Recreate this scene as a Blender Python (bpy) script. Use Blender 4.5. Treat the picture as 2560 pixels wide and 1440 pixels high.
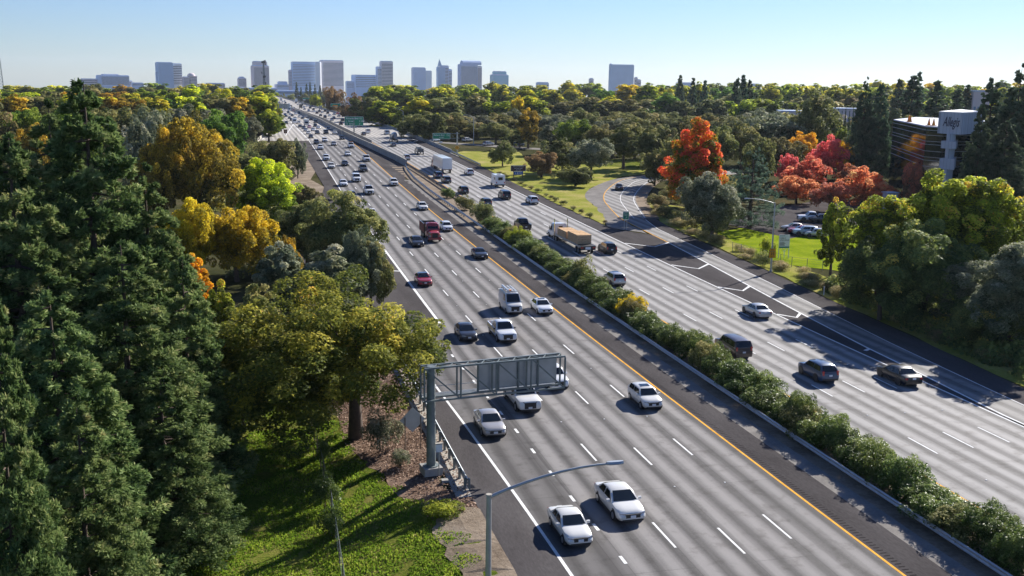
import bpy, bmesh, math, random
import numpy as np
from mathutils import Matrix, Vector, Euler

# ------------------------------------------------------------------ camera, sky, sun, exposure
scene = bpy.context.scene
COL = scene.collection
for o in list(bpy.data.objects):
    bpy.data.objects.remove(o)

FPX, CAMZ, YAW, ROLL = 2629.704, 26.0554, 0.243737, 0.0135816     # focal length in 2560-px pixels, camera height, heading, roll
PHI = math.atan((720 - 207) / FPX)                                 # downward pitch
FW = Vector((math.sin(YAW) * math.cos(PHI), math.cos(YAW) * math.cos(PHI), -math.sin(PHI)))
RT = Vector((math.cos(YAW), -math.sin(YAW), 0))
UP = Vector((math.sin(YAW) * math.sin(PHI), math.cos(YAW) * math.sin(PHI), math.cos(PHI)))
RT2 = math.cos(ROLL) * RT + math.sin(ROLL) * UP
UP2 = -math.sin(ROLL) * RT + math.cos(ROLL) * UP
cam = bpy.data.cameras.new('camera')
cam.sensor_width = 36.0
cam.lens = 36.0 * FPX / 2560.0
cam.clip_start, cam.clip_end = 0.5, 30000
camo = bpy.data.objects.new('camera', cam)
M = Matrix((( RT2.x, UP2.x, -FW.x, 0), (RT2.y, UP2.y, -FW.y, 0), (RT2.z, UP2.z, -FW.z, CAMZ), (0, 0, 0, 1)))
camo.matrix_world = M
COL.objects.link(camo)
scene.camera = camo

SUN_AZ, SUN_EL = math.radians(51.3), math.radians(30.0)            # azimuth from +Y towards +X
world = bpy.data.worlds.new('World')
scene.world = world
world.use_nodes = True
wn = world.node_tree.nodes
wl = world.node_tree.links
sky = wn.new('ShaderNodeTexSky')
sky.sky_type = 'NISHITA'
sky.sun_disc = False
sky.sun_elevation, sky.sun_rotation = SUN_EL, SUN_AZ
sky.altitude = 30
sky.air_density, sky.dust_density, sky.ozone_density = 1.0, 0.1, 2.0
wn['Background'].inputs['Strength'].default_value = 0.058
skt = wn.new('ShaderNodeMix'); skt.data_type = 'RGBA'; skt.blend_type = 'MULTIPLY'; skt.inputs['Factor'].default_value = 1.0
skt.inputs['B'].default_value = (0.63, 0.785, 1.15, 1)              # camera white balance set for the warm sun
wl.new(sky.outputs[0], skt.inputs['A']); wl.new(skt.outputs['Result'], wn['Background'].inputs['Color'])

sund = bpy.data.lights.new('sun', 'SUN')
sund.energy, sund.angle, sund.color = 5.0, math.radians(0.53), (1.0, 0.95, 0.87)
suno = bpy.data.objects.new('sun', sund)
sd = Vector((math.sin(SUN_AZ) * math.cos(SUN_EL), math.cos(SUN_AZ) * math.cos(SUN_EL), math.sin(SUN_EL)))
suno.rotation_euler = sd.to_track_quat('Z', 'Y').to_euler()
suno.location = (60, 60, 80)
COL.objects.link(suno)

vs = scene.view_settings
vs.view_transform, vs.look, vs.exposure, vs.gamma, vs.use_curve_mapping = 'Standard', 'None', 0.9, 1.0, False
cy = scene.cycles
cy.max_bounces, cy.diffuse_bounces, cy.glossy_bounces, cy.transmission_bounces = 6, 3, 3, 4
cy.transparent_max_bounces, cy.volume_bounces = 6, 0
cy.use_denoising = True
cy.caustics_reflective = cy.caustics_refractive = False

HAZE = 0.000036
# ------------------------------------------------------------------ helpers
def rng(s):
    return np.random.default_rng(s)

def T(y):
    """height of the freeway above the datum at distance y along it"""
    y = np.clip(y, 0, 420) / 100.0
    return -1.26794599 * y + 1.16456227 * y * y - 0.155276318 * y ** 3

def bend(y):
    """the freeway swings gently left beyond the bridge approach"""
    y = np.asarray(y, float)
    return np.where(y < 520, 0.0, np.where(y < 640, -0.03 * (y - 520) ** 2 / 240.0, -1.8 - 0.03 * (y - 640)))

def cray(px, py):
    return FW * FPX + RT2 * (px - 1280) - UP2 * (py - 720)

def P(px, py, h=0.0):
    """point of the ground (plus h) seen at a pixel of the photograph"""
    d = cray(px, py)
    z = 0.0
    for _ in range(60):
        t = (CAMZ - z - h) / (-d.z)
        z = float(T(t * d.y))
    return Vector((t * d.x, t * d.y, z + h))

def azpos(px, dist, py=300):
    d = cray(px, py)
    k = dist / math.hypot(d.x, d.y)
    return d.x * k, d.y * k

def zat(px, py, dist):
    d = cray(px, py)
    return CAMZ + d.z * dist / math.hypot(d.x, d.y)

def tag(o, label=None, cat=None, group=None, kind=None):
    if label: o['label'] = label
    if cat: o['category'] = cat
    if group: o['group'] = group
    if kind: o['kind'] = kind
    return o

def obj(name, mesh, parent=None, mat=None, loc=(0, 0, 0), rot=(0, 0, 0), scale=(1, 1, 1)):
    o = bpy.data.objects.new(name, mesh)
    COL.objects.link(o)
    o.location, o.rotation_euler, o.scale = loc, rot, scale
    if parent is not None: o.parent = parent
    if mat is not None and mesh is not None:
        if not mesh.materials: mesh.materials.append(mat)
        elif mesh.materials[0] is not mat:
            o.material_slots[0].link = 'OBJECT'
            o.material_slots[0].material = mat
    return o

def empty(name, loc, rz=0.0, label=None, cat=None, group=None, scale=(1, 1, 1)):
    o = bpy.data.objects.new(name, None)
    COL.objects.link(o)
    o.empty_display_size = 0.3
    o.location, o.rotation_euler, o.scale = loc, (0, 0, rz), scale
    return tag(o, label, cat, group)

class MB:
    """collects boxes, tubes and lofts; mesh() turns them into one mesh"""
    def __init__(s): s.v, s.f = [], []
    def add(s, vs, fs):
        b = len(s.v); s.v += [tuple(p) for p in vs]; s.f += [tuple(b + i for i in f) for f in fs]; return s
    def box(s, x0, x1, y0, y1, z0, z1):
        return s.add([(x0, y0, z0), (x1, y0, z0), (x1, y1, z0), (x0, y1, z0), (x0, y0, z1), (x1, y0, z1), (x1, y1, z1), (x0, y1, z1)],
                     [(0, 3, 2, 1), (4, 5, 6, 7), (0, 1, 5, 4), (1, 2, 6, 5), (2, 3, 7, 6), (3, 0, 4, 7)])
    def tube(s, pts, rad, n=8, cap=True):
        pts = [Vector(p) for p in pts]
        if not hasattr(rad, '__len__'): rad = [rad] * len(pts)
        rings = []
        ref = Vector((0.3, 0.2, 1)).normalized()
        for i, p in enumerate(pts):
            d = (pts[min(i + 1, len(pts) - 1)] - pts[max(i - 1, 0)]).normalized()
            a = d.cross(ref)
            if a.length < 0.2: a = d.cross(Vector((1, 0.1, 0)))
            a.normalize(); b = d.cross(a)
            rings.append([p + (a * math.cos(2 * math.pi * k / n) + b * math.sin(2 * math.pi * k / n)) * rad[i] for k in range(n)])
        vs = [q for r in rings for q in r]; fs = []
        for i in range(len(pts) - 1):
            for k in range(n):
                fs.append((i * n + k, i * n + (k + 1) % n, (i + 1) * n + (k + 1) % n, (i + 1) * n + k))
        if cap:
            fs.append(tuple(range(n))[::-1]); fs.append(tuple((len(pts) - 1) * n + k for k in range(n)))
        return s.add(vs, fs)
    def beam(s, a, b, w, h=None):
        """square bar from a to b"""
        h = h or w
        a, b = Vector(a), Vector(b); d = (b - a).normalized()
        u = d.cross(Vector((0, 0, 1)))
        if u.length < 0.05: u = Vector((1, 0, 0))
        u.normalize(); v = u.cross(d)
        vs = []
        for p in (a, b):
            for su, sv in ((-1, -1), (1, -1), (1, 1), (-1, 1)): vs.append(p + u * su * w / 2 + v * sv * h / 2)
        return s.add(vs, [(0, 1, 2, 3), (7, 6, 5, 4), (0, 4, 5, 1), (1, 5, 6, 2), (2, 6, 7, 3), (3, 7, 4, 0)])
    def loft(s, rings, cap=True):
        n = len(rings[0]); vs = [q for r in rings for q in r]; fs = []
        for i in range(len(rings) - 1):
            for k in range(n):
                fs.append((i * n + k, i * n + (k + 1) % n, (i + 1) * n + (k + 1) % n, (i + 1) * n + k))
        if cap:
            fs.append(tuple(range(n))[::-1]); fs.append(tuple((len(rings) - 1) * n + k for k in range(n)))
        return s.add(vs, fs)
    def prism(s, poly, z0, z1):
        n = len(poly)
        return s.add([(x, y, z0) for x, y in poly] + [(x, y, z1) for x, y in poly],
                     [tuple(range(n))[::-1], tuple(range(n, 2 * n))] + [(i, (i + 1) % n, n + (i + 1) % n, n + i) for i in range(n)])
    def mesh(s, name='m', smooth=None):
        m = bpy.data.meshes.new(name)
        m.from_pydata(s.v, [], s.f)
        bm = bmesh.new(); bm.from_mesh(m); bmesh.ops.recalc_face_normals(bm, faces=bm.faces); bm.to_mesh(m); bm.free()
        if smooth is not None:
            m.polygons.foreach_set('use_smooth', [True] * len(m.polygons))
            m.set_sharp_from_angle(angle=math.radians(smooth))
        return m
    def build(s, name, mat, parent=None, smooth=None, **k):
        return obj(name, s.mesh(name, smooth), parent, mat, **k)

# ------------------------------------------------------------------ materials
MATS = {}
def node(nt, typ, **kw):
    n = nt.nodes.new(typ)
    for k, v in kw.items():
        if k in n.inputs.keys() if isinstance(k, str) else False: n.inputs[k].default_value = v
        else: setattr(n, k, v)
    return n

def newmat(name):
    m = bpy.data.materials.new(name); m.use_nodes = True
    MATS[name] = m
    return m, m.node_tree, m.node_tree.nodes['Principled BSDF']

def ramp(nt, stops, interp='LINEAR'):
    r = nt.nodes.new('ShaderNodeValToRGB'); cr = r.color_ramp; cr.interpolation = interp
    while len(cr.elements) < len(stops): cr.elements.new(0.5)
    for e, (p, c) in zip(cr.elements, stops):
        e.position = p; e.color = (*c, 1)
    return r

def simple(name, col, rough=0.6, metal=0.0, coat=0.0, spec=0.5, noise=0.0, nscale=8.0):
    m, nt, b = newmat(name)
    b.inputs['Base Color'].default_value = (*col, 1)
    b.inputs['Roughness'].default_value = rough; b.inputs['Metallic'].default_value = metal
    b.inputs['Coat Weight'].default_value = coat; b.inputs['Coat Roughness'].default_value = 0.08
    b.inputs['Specular IOR Level'].default_value = spec
    if noise > 0:
        tc = nt.nodes.new('ShaderNodeTexCoord'); n = nt.nodes.new('ShaderNodeTexNoise')
        n.inputs['Scale'].default_value = nscale; n.inputs['Detail'].default_value = 5
        nt.links.new(tc.outputs['Object'], n.inputs['Vector'])
        r = ramp(nt, [(0.25, tuple(c * (1 - noise) for c in col)), (0.75, tuple(min(1, c * (1 + noise)) for c in col))])
        nt.links.new(n.outputs['Fac'], r.inputs['Fac']); nt.links.new(r.outputs['Color'], b.inputs['Base Color'])
    return m

def emis(name, col, e, base=None):
    m, nt, b = newmat(name)
    b.inputs['Base Color'].default_value = (*(base or col), 1)
    b.inputs['Emission Color'].default_value = (*col, 1); b.inputs['Emission Strength'].default_value = e
    return m

def leafmat(name, stops, transl=0.35, rough=0.6, hue=0.03, val=0.18, k=1.45, spec=0.08):
    """foliage: colour by the leaf's own tint, a little different from tree to tree"""
    m, nt, b = newmat(name)
    L = nt.links
    at = nt.nodes.new('ShaderNodeAttribute'); at.attribute_name = 'tint'
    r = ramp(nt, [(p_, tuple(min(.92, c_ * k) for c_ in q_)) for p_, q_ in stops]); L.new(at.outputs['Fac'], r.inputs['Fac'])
    oi = nt.nodes.new('ShaderNodeObjectInfo')
    hs = nt.nodes.new('ShaderNodeHueSaturation')
    mr = nt.nodes.new('ShaderNodeMapRange'); mr.inputs['To Min'].default_value = 0.5 - hue; mr.inputs['To Max'].default_value = 0.5 + hue
    L.new(oi.outputs['Random'], mr.inputs['Value']); L.new(mr.outputs['Result'], hs.inputs['Hue'])
    mu = nt.nodes.new('ShaderNodeMath'); mu.operation = 'MULTIPLY'; mu.inputs[1].default_value = 7.31
    fr = nt.nodes.new('ShaderNodeMath'); fr.operation = 'FRACT'
    L.new(oi.outputs['Random'], mu.inputs[0]); L.new(mu.outputs[0], fr.inputs[0])
    mv = nt.nodes.new('ShaderNodeMapRange'); mv.inputs['To Min'].default_value = 1 - val; mv.inputs['To Max'].default_value = 1 + val
    L.new(fr.outputs[0], mv.inputs['Value']); L.new(mv.outputs['Result'], hs.inputs['Value'])
    L.new(r.outputs['Color'], hs.inputs['Color'])
    L.new(hs.outputs['Color'], b.inputs['Base Color'])
    b.inputs['Roughness'].default_value = rough; b.inputs['Specular IOR Level'].default_value = spec
    tr = nt.nodes.new('ShaderNodeBsdfTranslucent'); L.new(hs.outputs['Color'], tr.inputs['Color'])
    mx = nt.nodes.new('ShaderNodeMixShader'); mx.inputs['Fac'].default_value = min(.62, transl + .14)
    out = nt.nodes['Material Output']
    L.new(b.outputs[0], mx.inputs[1]); L.new(tr.outputs[0], mx.inputs[2]); L.new(mx.outputs[0], out.inputs['Surface'])
    return m

def lanemat(name, phase, light, dark, lane=3.63, edge=None):
    """worn traffic lanes: pale wheel paths and darker oil streaks running along the lanes, fine aggregate, joints"""
    m, nt, b = newmat(name); L = nt.links
    tc = nt.nodes.new('ShaderNodeTexCoord')
    sp = nt.nodes.new('ShaderNodeSeparateXYZ'); L.new(tc.outputs['Object'], sp.inputs[0])
    # lateral position in lanes
    ad = nt.nodes.new('ShaderNodeMath'); ad.operation = 'SUBTRACT'; ad.inputs[1].default_value = phase; L.new(sp.outputs['X'], ad.inputs[0])
    dv = nt.nodes.new('ShaderNodeMath'); dv.operation = 'DIVIDE'; dv.inputs[1].default_value = lane; L.new(ad.outputs[0], dv.inputs[0])
    # wobble along the road
    mpw = nt.nodes.new('ShaderNodeMapping'); mpw.inputs['Scale'].default_value = (0.6, 0.012, 0.1); L.new(tc.outputs['Object'], mpw.inputs[0])
    nw = nt.nodes.new('ShaderNodeTexNoise'); nw.inputs['Scale'].default_value = 1.0; nw.inputs['Detail'].default_value = 3; L.new(mpw.outputs[0], nw.inputs['Vector'])
    wob = nt.nodes.new('ShaderNodeMath'); wob.operation = 'MULTIPLY_ADD'; wob.inputs[1].default_value = 0.16; L.new(nw.outputs['Fac'], wob.inputs[0]); L.new(dv.outputs[0], wob.inputs[2])
    sn = nt.nodes.new('ShaderNodeMath'); sn.operation = 'MULTIPLY'; sn.inputs[1].default_value = 4 * math.pi; L.new(wob.outputs[0], sn.inputs[0])
    cs = nt.nodes.new('ShaderNodeMath'); cs.operation = 'COSINE'; L.new(sn.outputs[0], cs.inputs[0])
    # long streaks
    mps = nt.nodes.new('ShaderNodeMapping'); mps.inputs['Scale'].default_value = (2.2, 0.02, 0.1); L.new(tc.outputs['Object'], mps.inputs[0])
    ns = nt.nodes.new('ShaderNodeTexNoise'); ns.inputs['Scale'].default_value = 1.0; ns.inputs['Detail'].default_value = 4; L.new(mps.outputs[0], ns.inputs['Vector'])
    a1 = nt.nodes.new('ShaderNodeMath'); a1.operation = 'MULTIPLY_ADD'; a1.inputs[1].default_value = -0.36; a1.inputs[2].default_value = 0.17; L.new(cs.outputs[0], a1.inputs[0])
    a2 = nt.nodes.new('ShaderNodeMath'); a2.operation = 'MULTIPLY_ADD'; a2.inputs[1].default_value = 0.75; L.new(ns.outputs['Fac'], a2.inputs[0]); L.new(a1.outputs[0], a2.inputs[2])
    # fine aggregate
    nf = nt.nodes.new('ShaderNodeTexNoise'); nf.inputs['Scale'].default_value = 9.0; nf.inputs['Detail'].default_value = 6; nf.inputs['Roughness'].default_value = 0.75
    L.new(tc.outputs['Object'], nf.inputs['Vector'])
    a3 = nt.nodes.new('ShaderNodeMath'); a3.operation = 'MULTIPLY_ADD'; a3.inputs[1].default_value = 0.5; L.new(nf.outputs['Fac'], a3.inputs[0]); L.new(a2.outputs[0], a3.inputs[2])
    a4 = nt.nodes.new('ShaderNodeMath'); a4.operation = 'SUBTRACT'; a4.inputs[1].default_value = 0.25; L.new(a3.outputs[0], a4.inputs[0])
    r = ramp(nt, [(0.12, dark), (0.85, light)]); L.new(a4.outputs[0], r.inputs['Fac'])
    # slabs: each a little different, dark sealed joints between
    cb_ = nt.nodes.new('ShaderNodeCombineXYZ'); L.new(sp.outputs['Y'], cb_.inputs['X']); L.new(ad.outputs[0], cb_.inputs['Y'])
    bt = nt.nodes.new('ShaderNodeTexBrick'); L.new(cb_.outputs[0], bt.inputs['Vector']); bt.offset = 0.37
    for k_, v_ in (('Color1', (.93, .93, .93, 1)), ('Color2', (1.05, 1.045, 1.04, 1)), ('Mortar', (.66, .66, .66, 1)), ('Scale', 1.0), ('Mortar Size', .03), ('Mortar Smooth', .3), ('Brick Width', 31.0), ('Row Height', lane)): bt.inputs[k_].default_value = v_
    mm = nt.nodes.new('ShaderNodeMix'); mm.data_type = 'RGBA'; mm.blend_type = 'MULTIPLY'; mm.inputs['Factor'].default_value = 1.0
    L.new(r.outputs['Color'], mm.inputs['A']); L.new(bt.outputs['Color'], mm.inputs['B'])
    # stains and drips
    n5 = nt.nodes.new('ShaderNodeTexNoise'); n5.inputs['Scale'].default_value = 0.9; n5.inputs['Detail'].default_value = 7; n5.inputs['Roughness'].default_value = 0.65
    L.new(tc.outputs['Object'], n5.inputs['Vector'])
    r5 = ramp(nt, [(0.33, (.72, .71, .7)), (0.47, (1, 1, 1)), (0.7, (1.06, 1.06, 1.06))]); L.new(n5.outputs['Fac'], r5.inputs['Fac'])
    m5 = nt.nodes.new('ShaderNodeMix'); m5.data_type = 'RGBA'; m5.blend_type = 'MULTIPLY'; m5.inputs['Factor'].default_value = 1.0
    L.new(mm.outputs['Result'], m5.inputs['A']); L.new(r5.outputs['Color'], m5.inputs['B'])
    L.new(m5.outputs['Result'], b.inputs['Base Color'])
    b.inputs['Roughness'].default_value = 0.8; b.inputs['Specular IOR Level'].default_value = 0.15
    return m

def mottled(name, cols, s1=0.5, s2=6.0, rough=0.9, bump=0.0, stretch=(1, 1, 1), spec=0.0):
    """ground: two scales of noise over a ramp of real colours"""
    m, nt, b = newmat(name); L = nt.links
    tc = nt.nodes.new('ShaderNodeTexCoord'); mp = nt.nodes.new('ShaderNodeMapping'); mp.inputs['Scale'].default_value = stretch
    L.new(tc.outputs['Object'], mp.inputs[0])
    n1 = nt.nodes.new('ShaderNodeTexNoise'); n1.inputs['Scale'].default_value = s1; n1.inputs['Detail'].default_value = 5
    n2 = nt.nodes.new('ShaderNodeTexNoise'); n2.inputs['Scale'].default_value = s2; n2.inputs['Detail'].default_value = 6; n2.inputs['Roughness'].default_value = 0.7
    L.new(mp.outputs[0], n1.inputs['Vector']); L.new(mp.outputs[0], n2.inputs['Vector'])
    mx = nt.nodes.new('ShaderNodeMath'); mx.operation = 'MULTIPLY_ADD'; mx.inputs[1].default_value = 0.55; L.new(n1.outputs['Fac'], mx.inputs[0])
    m2 = nt.nodes.new('ShaderNodeMath'); m2.operation = 'MULTIPLY'; m2.inputs[1].default_value = 0.45; L.new(n2.outputs['Fac'], m2.inputs[0]); L.new(m2.outputs[0], mx.inputs[2])
    k = len(cols)
    r = ramp(nt, [(0.33 + 0.34 * i / (k - 1), c) for i, c in enumerate(cols)]); L.new(mx.outputs[0], r.inputs['Fac'])
    L.new(r.outputs['Color'], b.inputs['Base Color'])
    b.inputs['Roughness'].default_value = rough; b.inputs['Specular IOR Level'].default_value = spec
    if bump:
        bp = nt.nodes.new('ShaderNodeBump'); bp.inputs['Strength'].default_value = bump; bp.inputs['Distance'].default_value = 0.2
        L.new(n2.outputs['Fac'], bp.inputs['Height']); L.new(bp.outputs[0], b.inputs['Normal'])
    return m

lanes_l = lanemat('lanes_left', 34.25, (0.235, 0.223, 0.217), (0.072, 0.068, 0.067))
lanes_r = lanemat('lanes_right', 44.7, (0.33, 0.318, 0.31), (0.12, 0.115, 0.112))
ramp_m = lanemat('ramp_lane', 62.0, (0.27, 0.26, 0.25), (0.13, 0.125, 0.122))
asphalt = mottled('asphalt', [(0.058, 0.053, 0.053), (0.086, 0.079, 0.079), (0.122, 0.114, 0.112)], 0.35, 9.0, 0.85, stretch=(1, 0.25, 1))
aux_m = lanemat('aux_lane', 19.0, (0.14, 0.132, 0.13), (0.065, 0.061, 0.06), lane=3.6)
rumble_m = mottled('rumble_asphalt', [(0.03, 0.027, 0.027), (0.04, 0.036, 0.036)], 0.5, 9.0)
concrete = mottled('bridge_concrete', [(0.34, 0.31, 0.27), (0.42, 0.39, 0.34), (0.5, 0.46, 0.4)], 0.2, 4.0, 0.85, stretch=(1, 0.2, 1))
conc_wall = mottled('concrete_wall', [(0.27, 0.26, 0.25), (0.35, 0.34, 0.32), (0.43, 0.41, 0.38)], 0.4, 5.0, 0.85)
gutter_m = mottled('gutter_concrete', [(0.16, 0.15, 0.14), (0.23, 0.215, 0.2), (0.3, 0.28, 0.26)], 0.5, 6.0, 0.9)
paint_w = mottled('white_paint', [(0.55, 0.55, 0.54), (0.78, 0.78, 0.77), (0.85, 0.85, 0.84)], 1.5, 14.0, 0.6)
paint_y = mottled('yellow_paint', [(0.55, 0.27, 0.05), (0.78, 0.4, 0.07), (0.84, 0.46, 0.1)], 1.5, 14.0, 0.6)
soil = mottled('verge_soil', [(0.15, 0.115, 0.085), (0.25, 0.2, 0.15), (0.36, 0.3, 0.235)], 0.35, 3.0, 0.95, 0.5)
litter = mottled('leaf_litter', [(0.09, 0.06, 0.045), (0.2, 0.135, 0.1), (0.36, 0.26, 0.2)], 0.6, 9.0, 0.95, 0.8)
grass = mottled('grass', [(0.05, 0.085, 0.012), (0.1, 0.14, 0.018), (0.17, 0.17, 0.04), (0.22, 0.18, 0.08)], 0.35, 4.5, 0.9, 0.8)
lawn_m = mottled('bright_lawn', [(0.11, 0.17, 0.01), (0.2, 0.26, 0.016), (0.3, 0.33, 0.03)], 0.3, 3.0, 0.9, 0.4)
dry = mottled('dry_grass', [(0.15, 0.19, 0.03), (0.27, 0.27, 0.06), (0.42, 0.34, 0.15)], 0.16, 2.5, 0.9, 0.5)
forest = mottled('forest_floor', [(0.03, 0.035, 0.015), (0.06, 0.06, 0.028), (0.11, 0.09, 0.05)], 0.06, 0.8, 0.95, 0.4)
steel = simple('galvanised_steel', (0.42, 0.44, 0.45), 0.45, 0.6, noise=0.15, nscale=3)
steel_d = simple('painted_steel_grey_green', (0.17, 0.2, 0.2), 0.5, 0.2, noise=0.2, nscale=2)
alum = simple('sign_back_aluminium', (0.4, 0.43, 0.46), 0.42, 0.5, noise=0.14, nscale=1.5)
wood_post = simple('weathered_wood', (0.16, 0.12, 0.085), 0.9, noise=0.3, nscale=9)
bark = simple('bark', (0.085, 0.06, 0.045), 0.95, noise=0.35, nscale=4)
bark_l = simple('pale_bark', (0.3, 0.26, 0.2), 0.9, noise=0.3, nscale=3)
black = simple('black_rubber', (0.012, 0.012, 0.013), 0.8)
dark_m = simple('dark_trim', (0.02, 0.02, 0.022), 0.5)
glass = simple('dark_glass', (0.012, 0.016, 0.018), 0.06, 0.0, 0.0, 0.7)
rim_m = simple('alloy_rim', (0.45, 0.46, 0.48), 0.3, 0.8)
chrome = simple('chrome', (0.7, 0.7, 0.72), 0.15, 1.0)
lamp_w = simple('headlamp_lens', (0.3, 0.32, 0.35), 0.08, 0.5, 1.0)
lamp_r = simple('tail_lamp_red', (0.45, 0.012, 0.012), 0.2, 0.0, 1.0)
plate_m = simple('licence_plate', (0.7, 0.72, 0.76), 0.5)
lumber = mottled('lumber', [(0.5, 0.31, 0.17), (0.62, 0.42, 0.25), (0.7, 0.5, 0.32)], 1.0, 6.0, 0.8, stretch=(6, 1, 6))
PAINT = {}
for nme, c, mt in (('white', (0.78, 0.79, 0.8), 0), ('silver', (0.5, 0.51, 0.52), .5), ('grey', (0.11, 0.115, 0.125), .4), ('dark', (0.032, 0.035, 0.042), .3), ('black', (0.012, 0.012, 0.014), .1),
                   ('blue', (0.04, 0.075, 0.15), .3), ('red', (0.33, 0.012, 0.022), .1), ('brown', (0.085, 0.062, 0.05), .4), ('truckred', (0.36, 0.03, 0.035), 0), ('champagne', (0.5, 0.47, 0.44), .5),
                   ('white2', (0.7, 0.69, 0.66), 0), ('white3', (0.74, 0.76, 0.79), .05), ('yellow', (0.62, 0.4, 0.04), 0), ('mixer', (0.2, 0.25, 0.32), .3), ('pink', (0.62, 0.35, 0.38), 0), ('paleblue', (0.45, 0.53, 0.62), .2)):
    PAINT[nme] = simple('car_paint_' + nme, c, 0.34, mt, 0.8)
# ------------------------------------------------------------------ the setting: ground, carriageways, bridge, ramp
def itp(tab):
    xs = [a for a, b in tab]; ys = [b for a, b in tab]
    return lambda y: float(np.interp(y, xs, ys))

def gz(y, x=30.0):
    """level of the natural ground; the left verge falls away from the road"""
    z = float(T(y)) if y <= 410 else float(T(410)) - min(1.0, (y - 410) / 60.0) * 6.0
    if y > 1200: z -= min(1.0, (y - 1200) / 4800.0) * 125.0          # the plain beyond lies lower
    if x < 12.0 and y < 140: z -= min(1.6, (12.0 - x) * 0.17) * min(1.0, (140 - y) / 40.0)
    return z

def ysteps(y0, y1, st=5.0):
    n = max(2, int(math.ceil((y1 - y0) / st)) + 1)
    return [y0 + (y1 - y0) * i / (n - 1) for i in range(n)]

def strip(name, xl, xr, y0, y1, dz, mat, parent=None, kind='structure', st=6.0, zf=None, nx=1):
    xl = xl if callable(xl) else (lambda y, c=xl: c)
    xr = xr if callable(xr) else (lambda y, c=xr: c)
    zf = zf or (lambda y: float(T(y)))
    ys = ysteps(y0, y1, st); v, f = [], []
    for y in ys:
        for k in range(nx + 1):
            a, b = xl(y), xr(y)
            v.append((a + (b - a) * k / nx, y, zf(y) + dz))
    w = nx + 1
    for i in range(len(ys) - 1):
        for k in range(nx): f.append((i * w + k, i * w + k + 1, (i + 1) * w + k + 1, (i + 1) * w + k))
    m = bpy.data.meshes.new(name); m.from_pydata(v, [], f)
    o = obj(name, m, parent, mat)
    if kind: o['kind'] = kind
    return o

def patch(name, pts, dz, mat, sub=6, jag=0.5, seed=1, kind='structure', parent=None):
    """irregular sheet of ground laid just over the terrain; outline in world x, y"""
    r = rng(seed); out = []
    for i in range(len(pts)):
        a, b = pts[i], pts[(i + 1) % len(pts)]
        for k in range(sub):
            t = k / sub
            q = [a[0] + (b[0] - a[0]) * t, a[1] + (b[1] - a[1]) * t]
            if k: q = [q[0] + r.normal() * jag, q[1] + r.normal() * jag]
            out.append(q)
    bm = bmesh.new()
    vs = [bm.verts.new((x, y, 0)) for x, y in out]
    fc = bm.faces.new(vs)
    bmesh.ops.triangulate(bm, faces=[fc])
    for lev in range(9):
        le = [e for e in bm.edges if e.calc_length() > (9 if e.verts[0].co.x > 14 else 3)]
        if not le: break
        bmesh.ops.subdivide_edges(bm, edges=le, cuts=1)
        bmesh.ops.triangulate(bm, faces=bm.faces[:])
    for vv in bm.verts: vv.co.z = gz(vv.co.y, vv.co.x) + dz
    bmesh.ops.recalc_face_normals(bm, faces=bm.faces)
    for ff in bm.faces:
        if ff.normal.z < 0: ff.normal_flip()
    m = bpy.data.meshes.new(name); bm.to_mesh(m); bm.free()
    o = obj(name, m, parent, mat)
    if kind: o['kind'] = kind
    return o

gx = [-9000, -3000, -1000, -400, -200, -100, -50, -20, -10, -4, -1, 2, 4, 6, 8, 10, 12, 30, 50, 100, 200, 400, 1000, 3000, 9000]
gy = [-600, -200, 0] + [10 * i for i in range(1, 61)] + [700, 900, 1200, 1800, 2500, 3500, 4500, 6000, 10000]
v = [(x, y, gz(y, x) - 0.10) for y in gy for x in gx]
w = len(gx)
f = [(i * w + k, i * w + k + 1, (i + 1) * w + k + 1, (i + 1) * w + k) for i in range(len(gy) - 1) for k in range(w - 1)]
m = bpy.data.meshes.new('ground'); m.from_pydata(v, [], f)
tag(obj('ground', m, None, forest), kind='structure')

edgeL = itp([(20, 19.95), (52, 19.7), (75, 19.25), (98, 18.5), (112, 19.7), (164, 19.7), (225, 19.4), (313, 20.4), (405, 21.4)])
auxL = itp([(20, 16.6), (51, 16.3), (62, 16.1), (79, 15.58), (85, 15.3), (98, 14.8), (112, 14.2), (164, 10.0)])
outL = itp([(20, 13.3), (95, 13.2), (112, 11), (130, 8.5), (165, 6), (200, 11), (248, 16.4), (365, 16.5), (405, 17.0)])
yel = itp([(20, 34.25), (205, 34.25), (267, 34.75), (372, 36.3), (405, 36.6)])
ryel = itp([(20, 44.7), (290, 44.8), (417, 43.7)])
exL = itp([(20, 59.25), (71, 59.68), (84.7, 60.66), (93.2, 61.07), (109.4, 62.38), (124.5, 63.72), (142.1, 65.35), (161.9, 66.9), (188.1, 68.4), (205, 71.6)])
exR = itp([(20, 62.6), (73, 63.28), (95, 64.72), (104.5, 65.6), (123.9, 67.34), (152.5, 69.52), (176.4, 70.83), (205, 75.9)])
outR = itp([(20, 66.0), (77.7, 67.0), (95, 68.6), (108, 69.6), (117, 70.0), (135, 71.5), (147, 72.1), (176, 73.6), (205, 77.4)])
inL = itp([(20, 36.9), (205, 36.9), (245, 37.2), (265, 37.6), (290, 40.9), (300, 42.3), (315, 42.0), (350, 40.2), (395, 38.3), (405, 37.8)])

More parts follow.
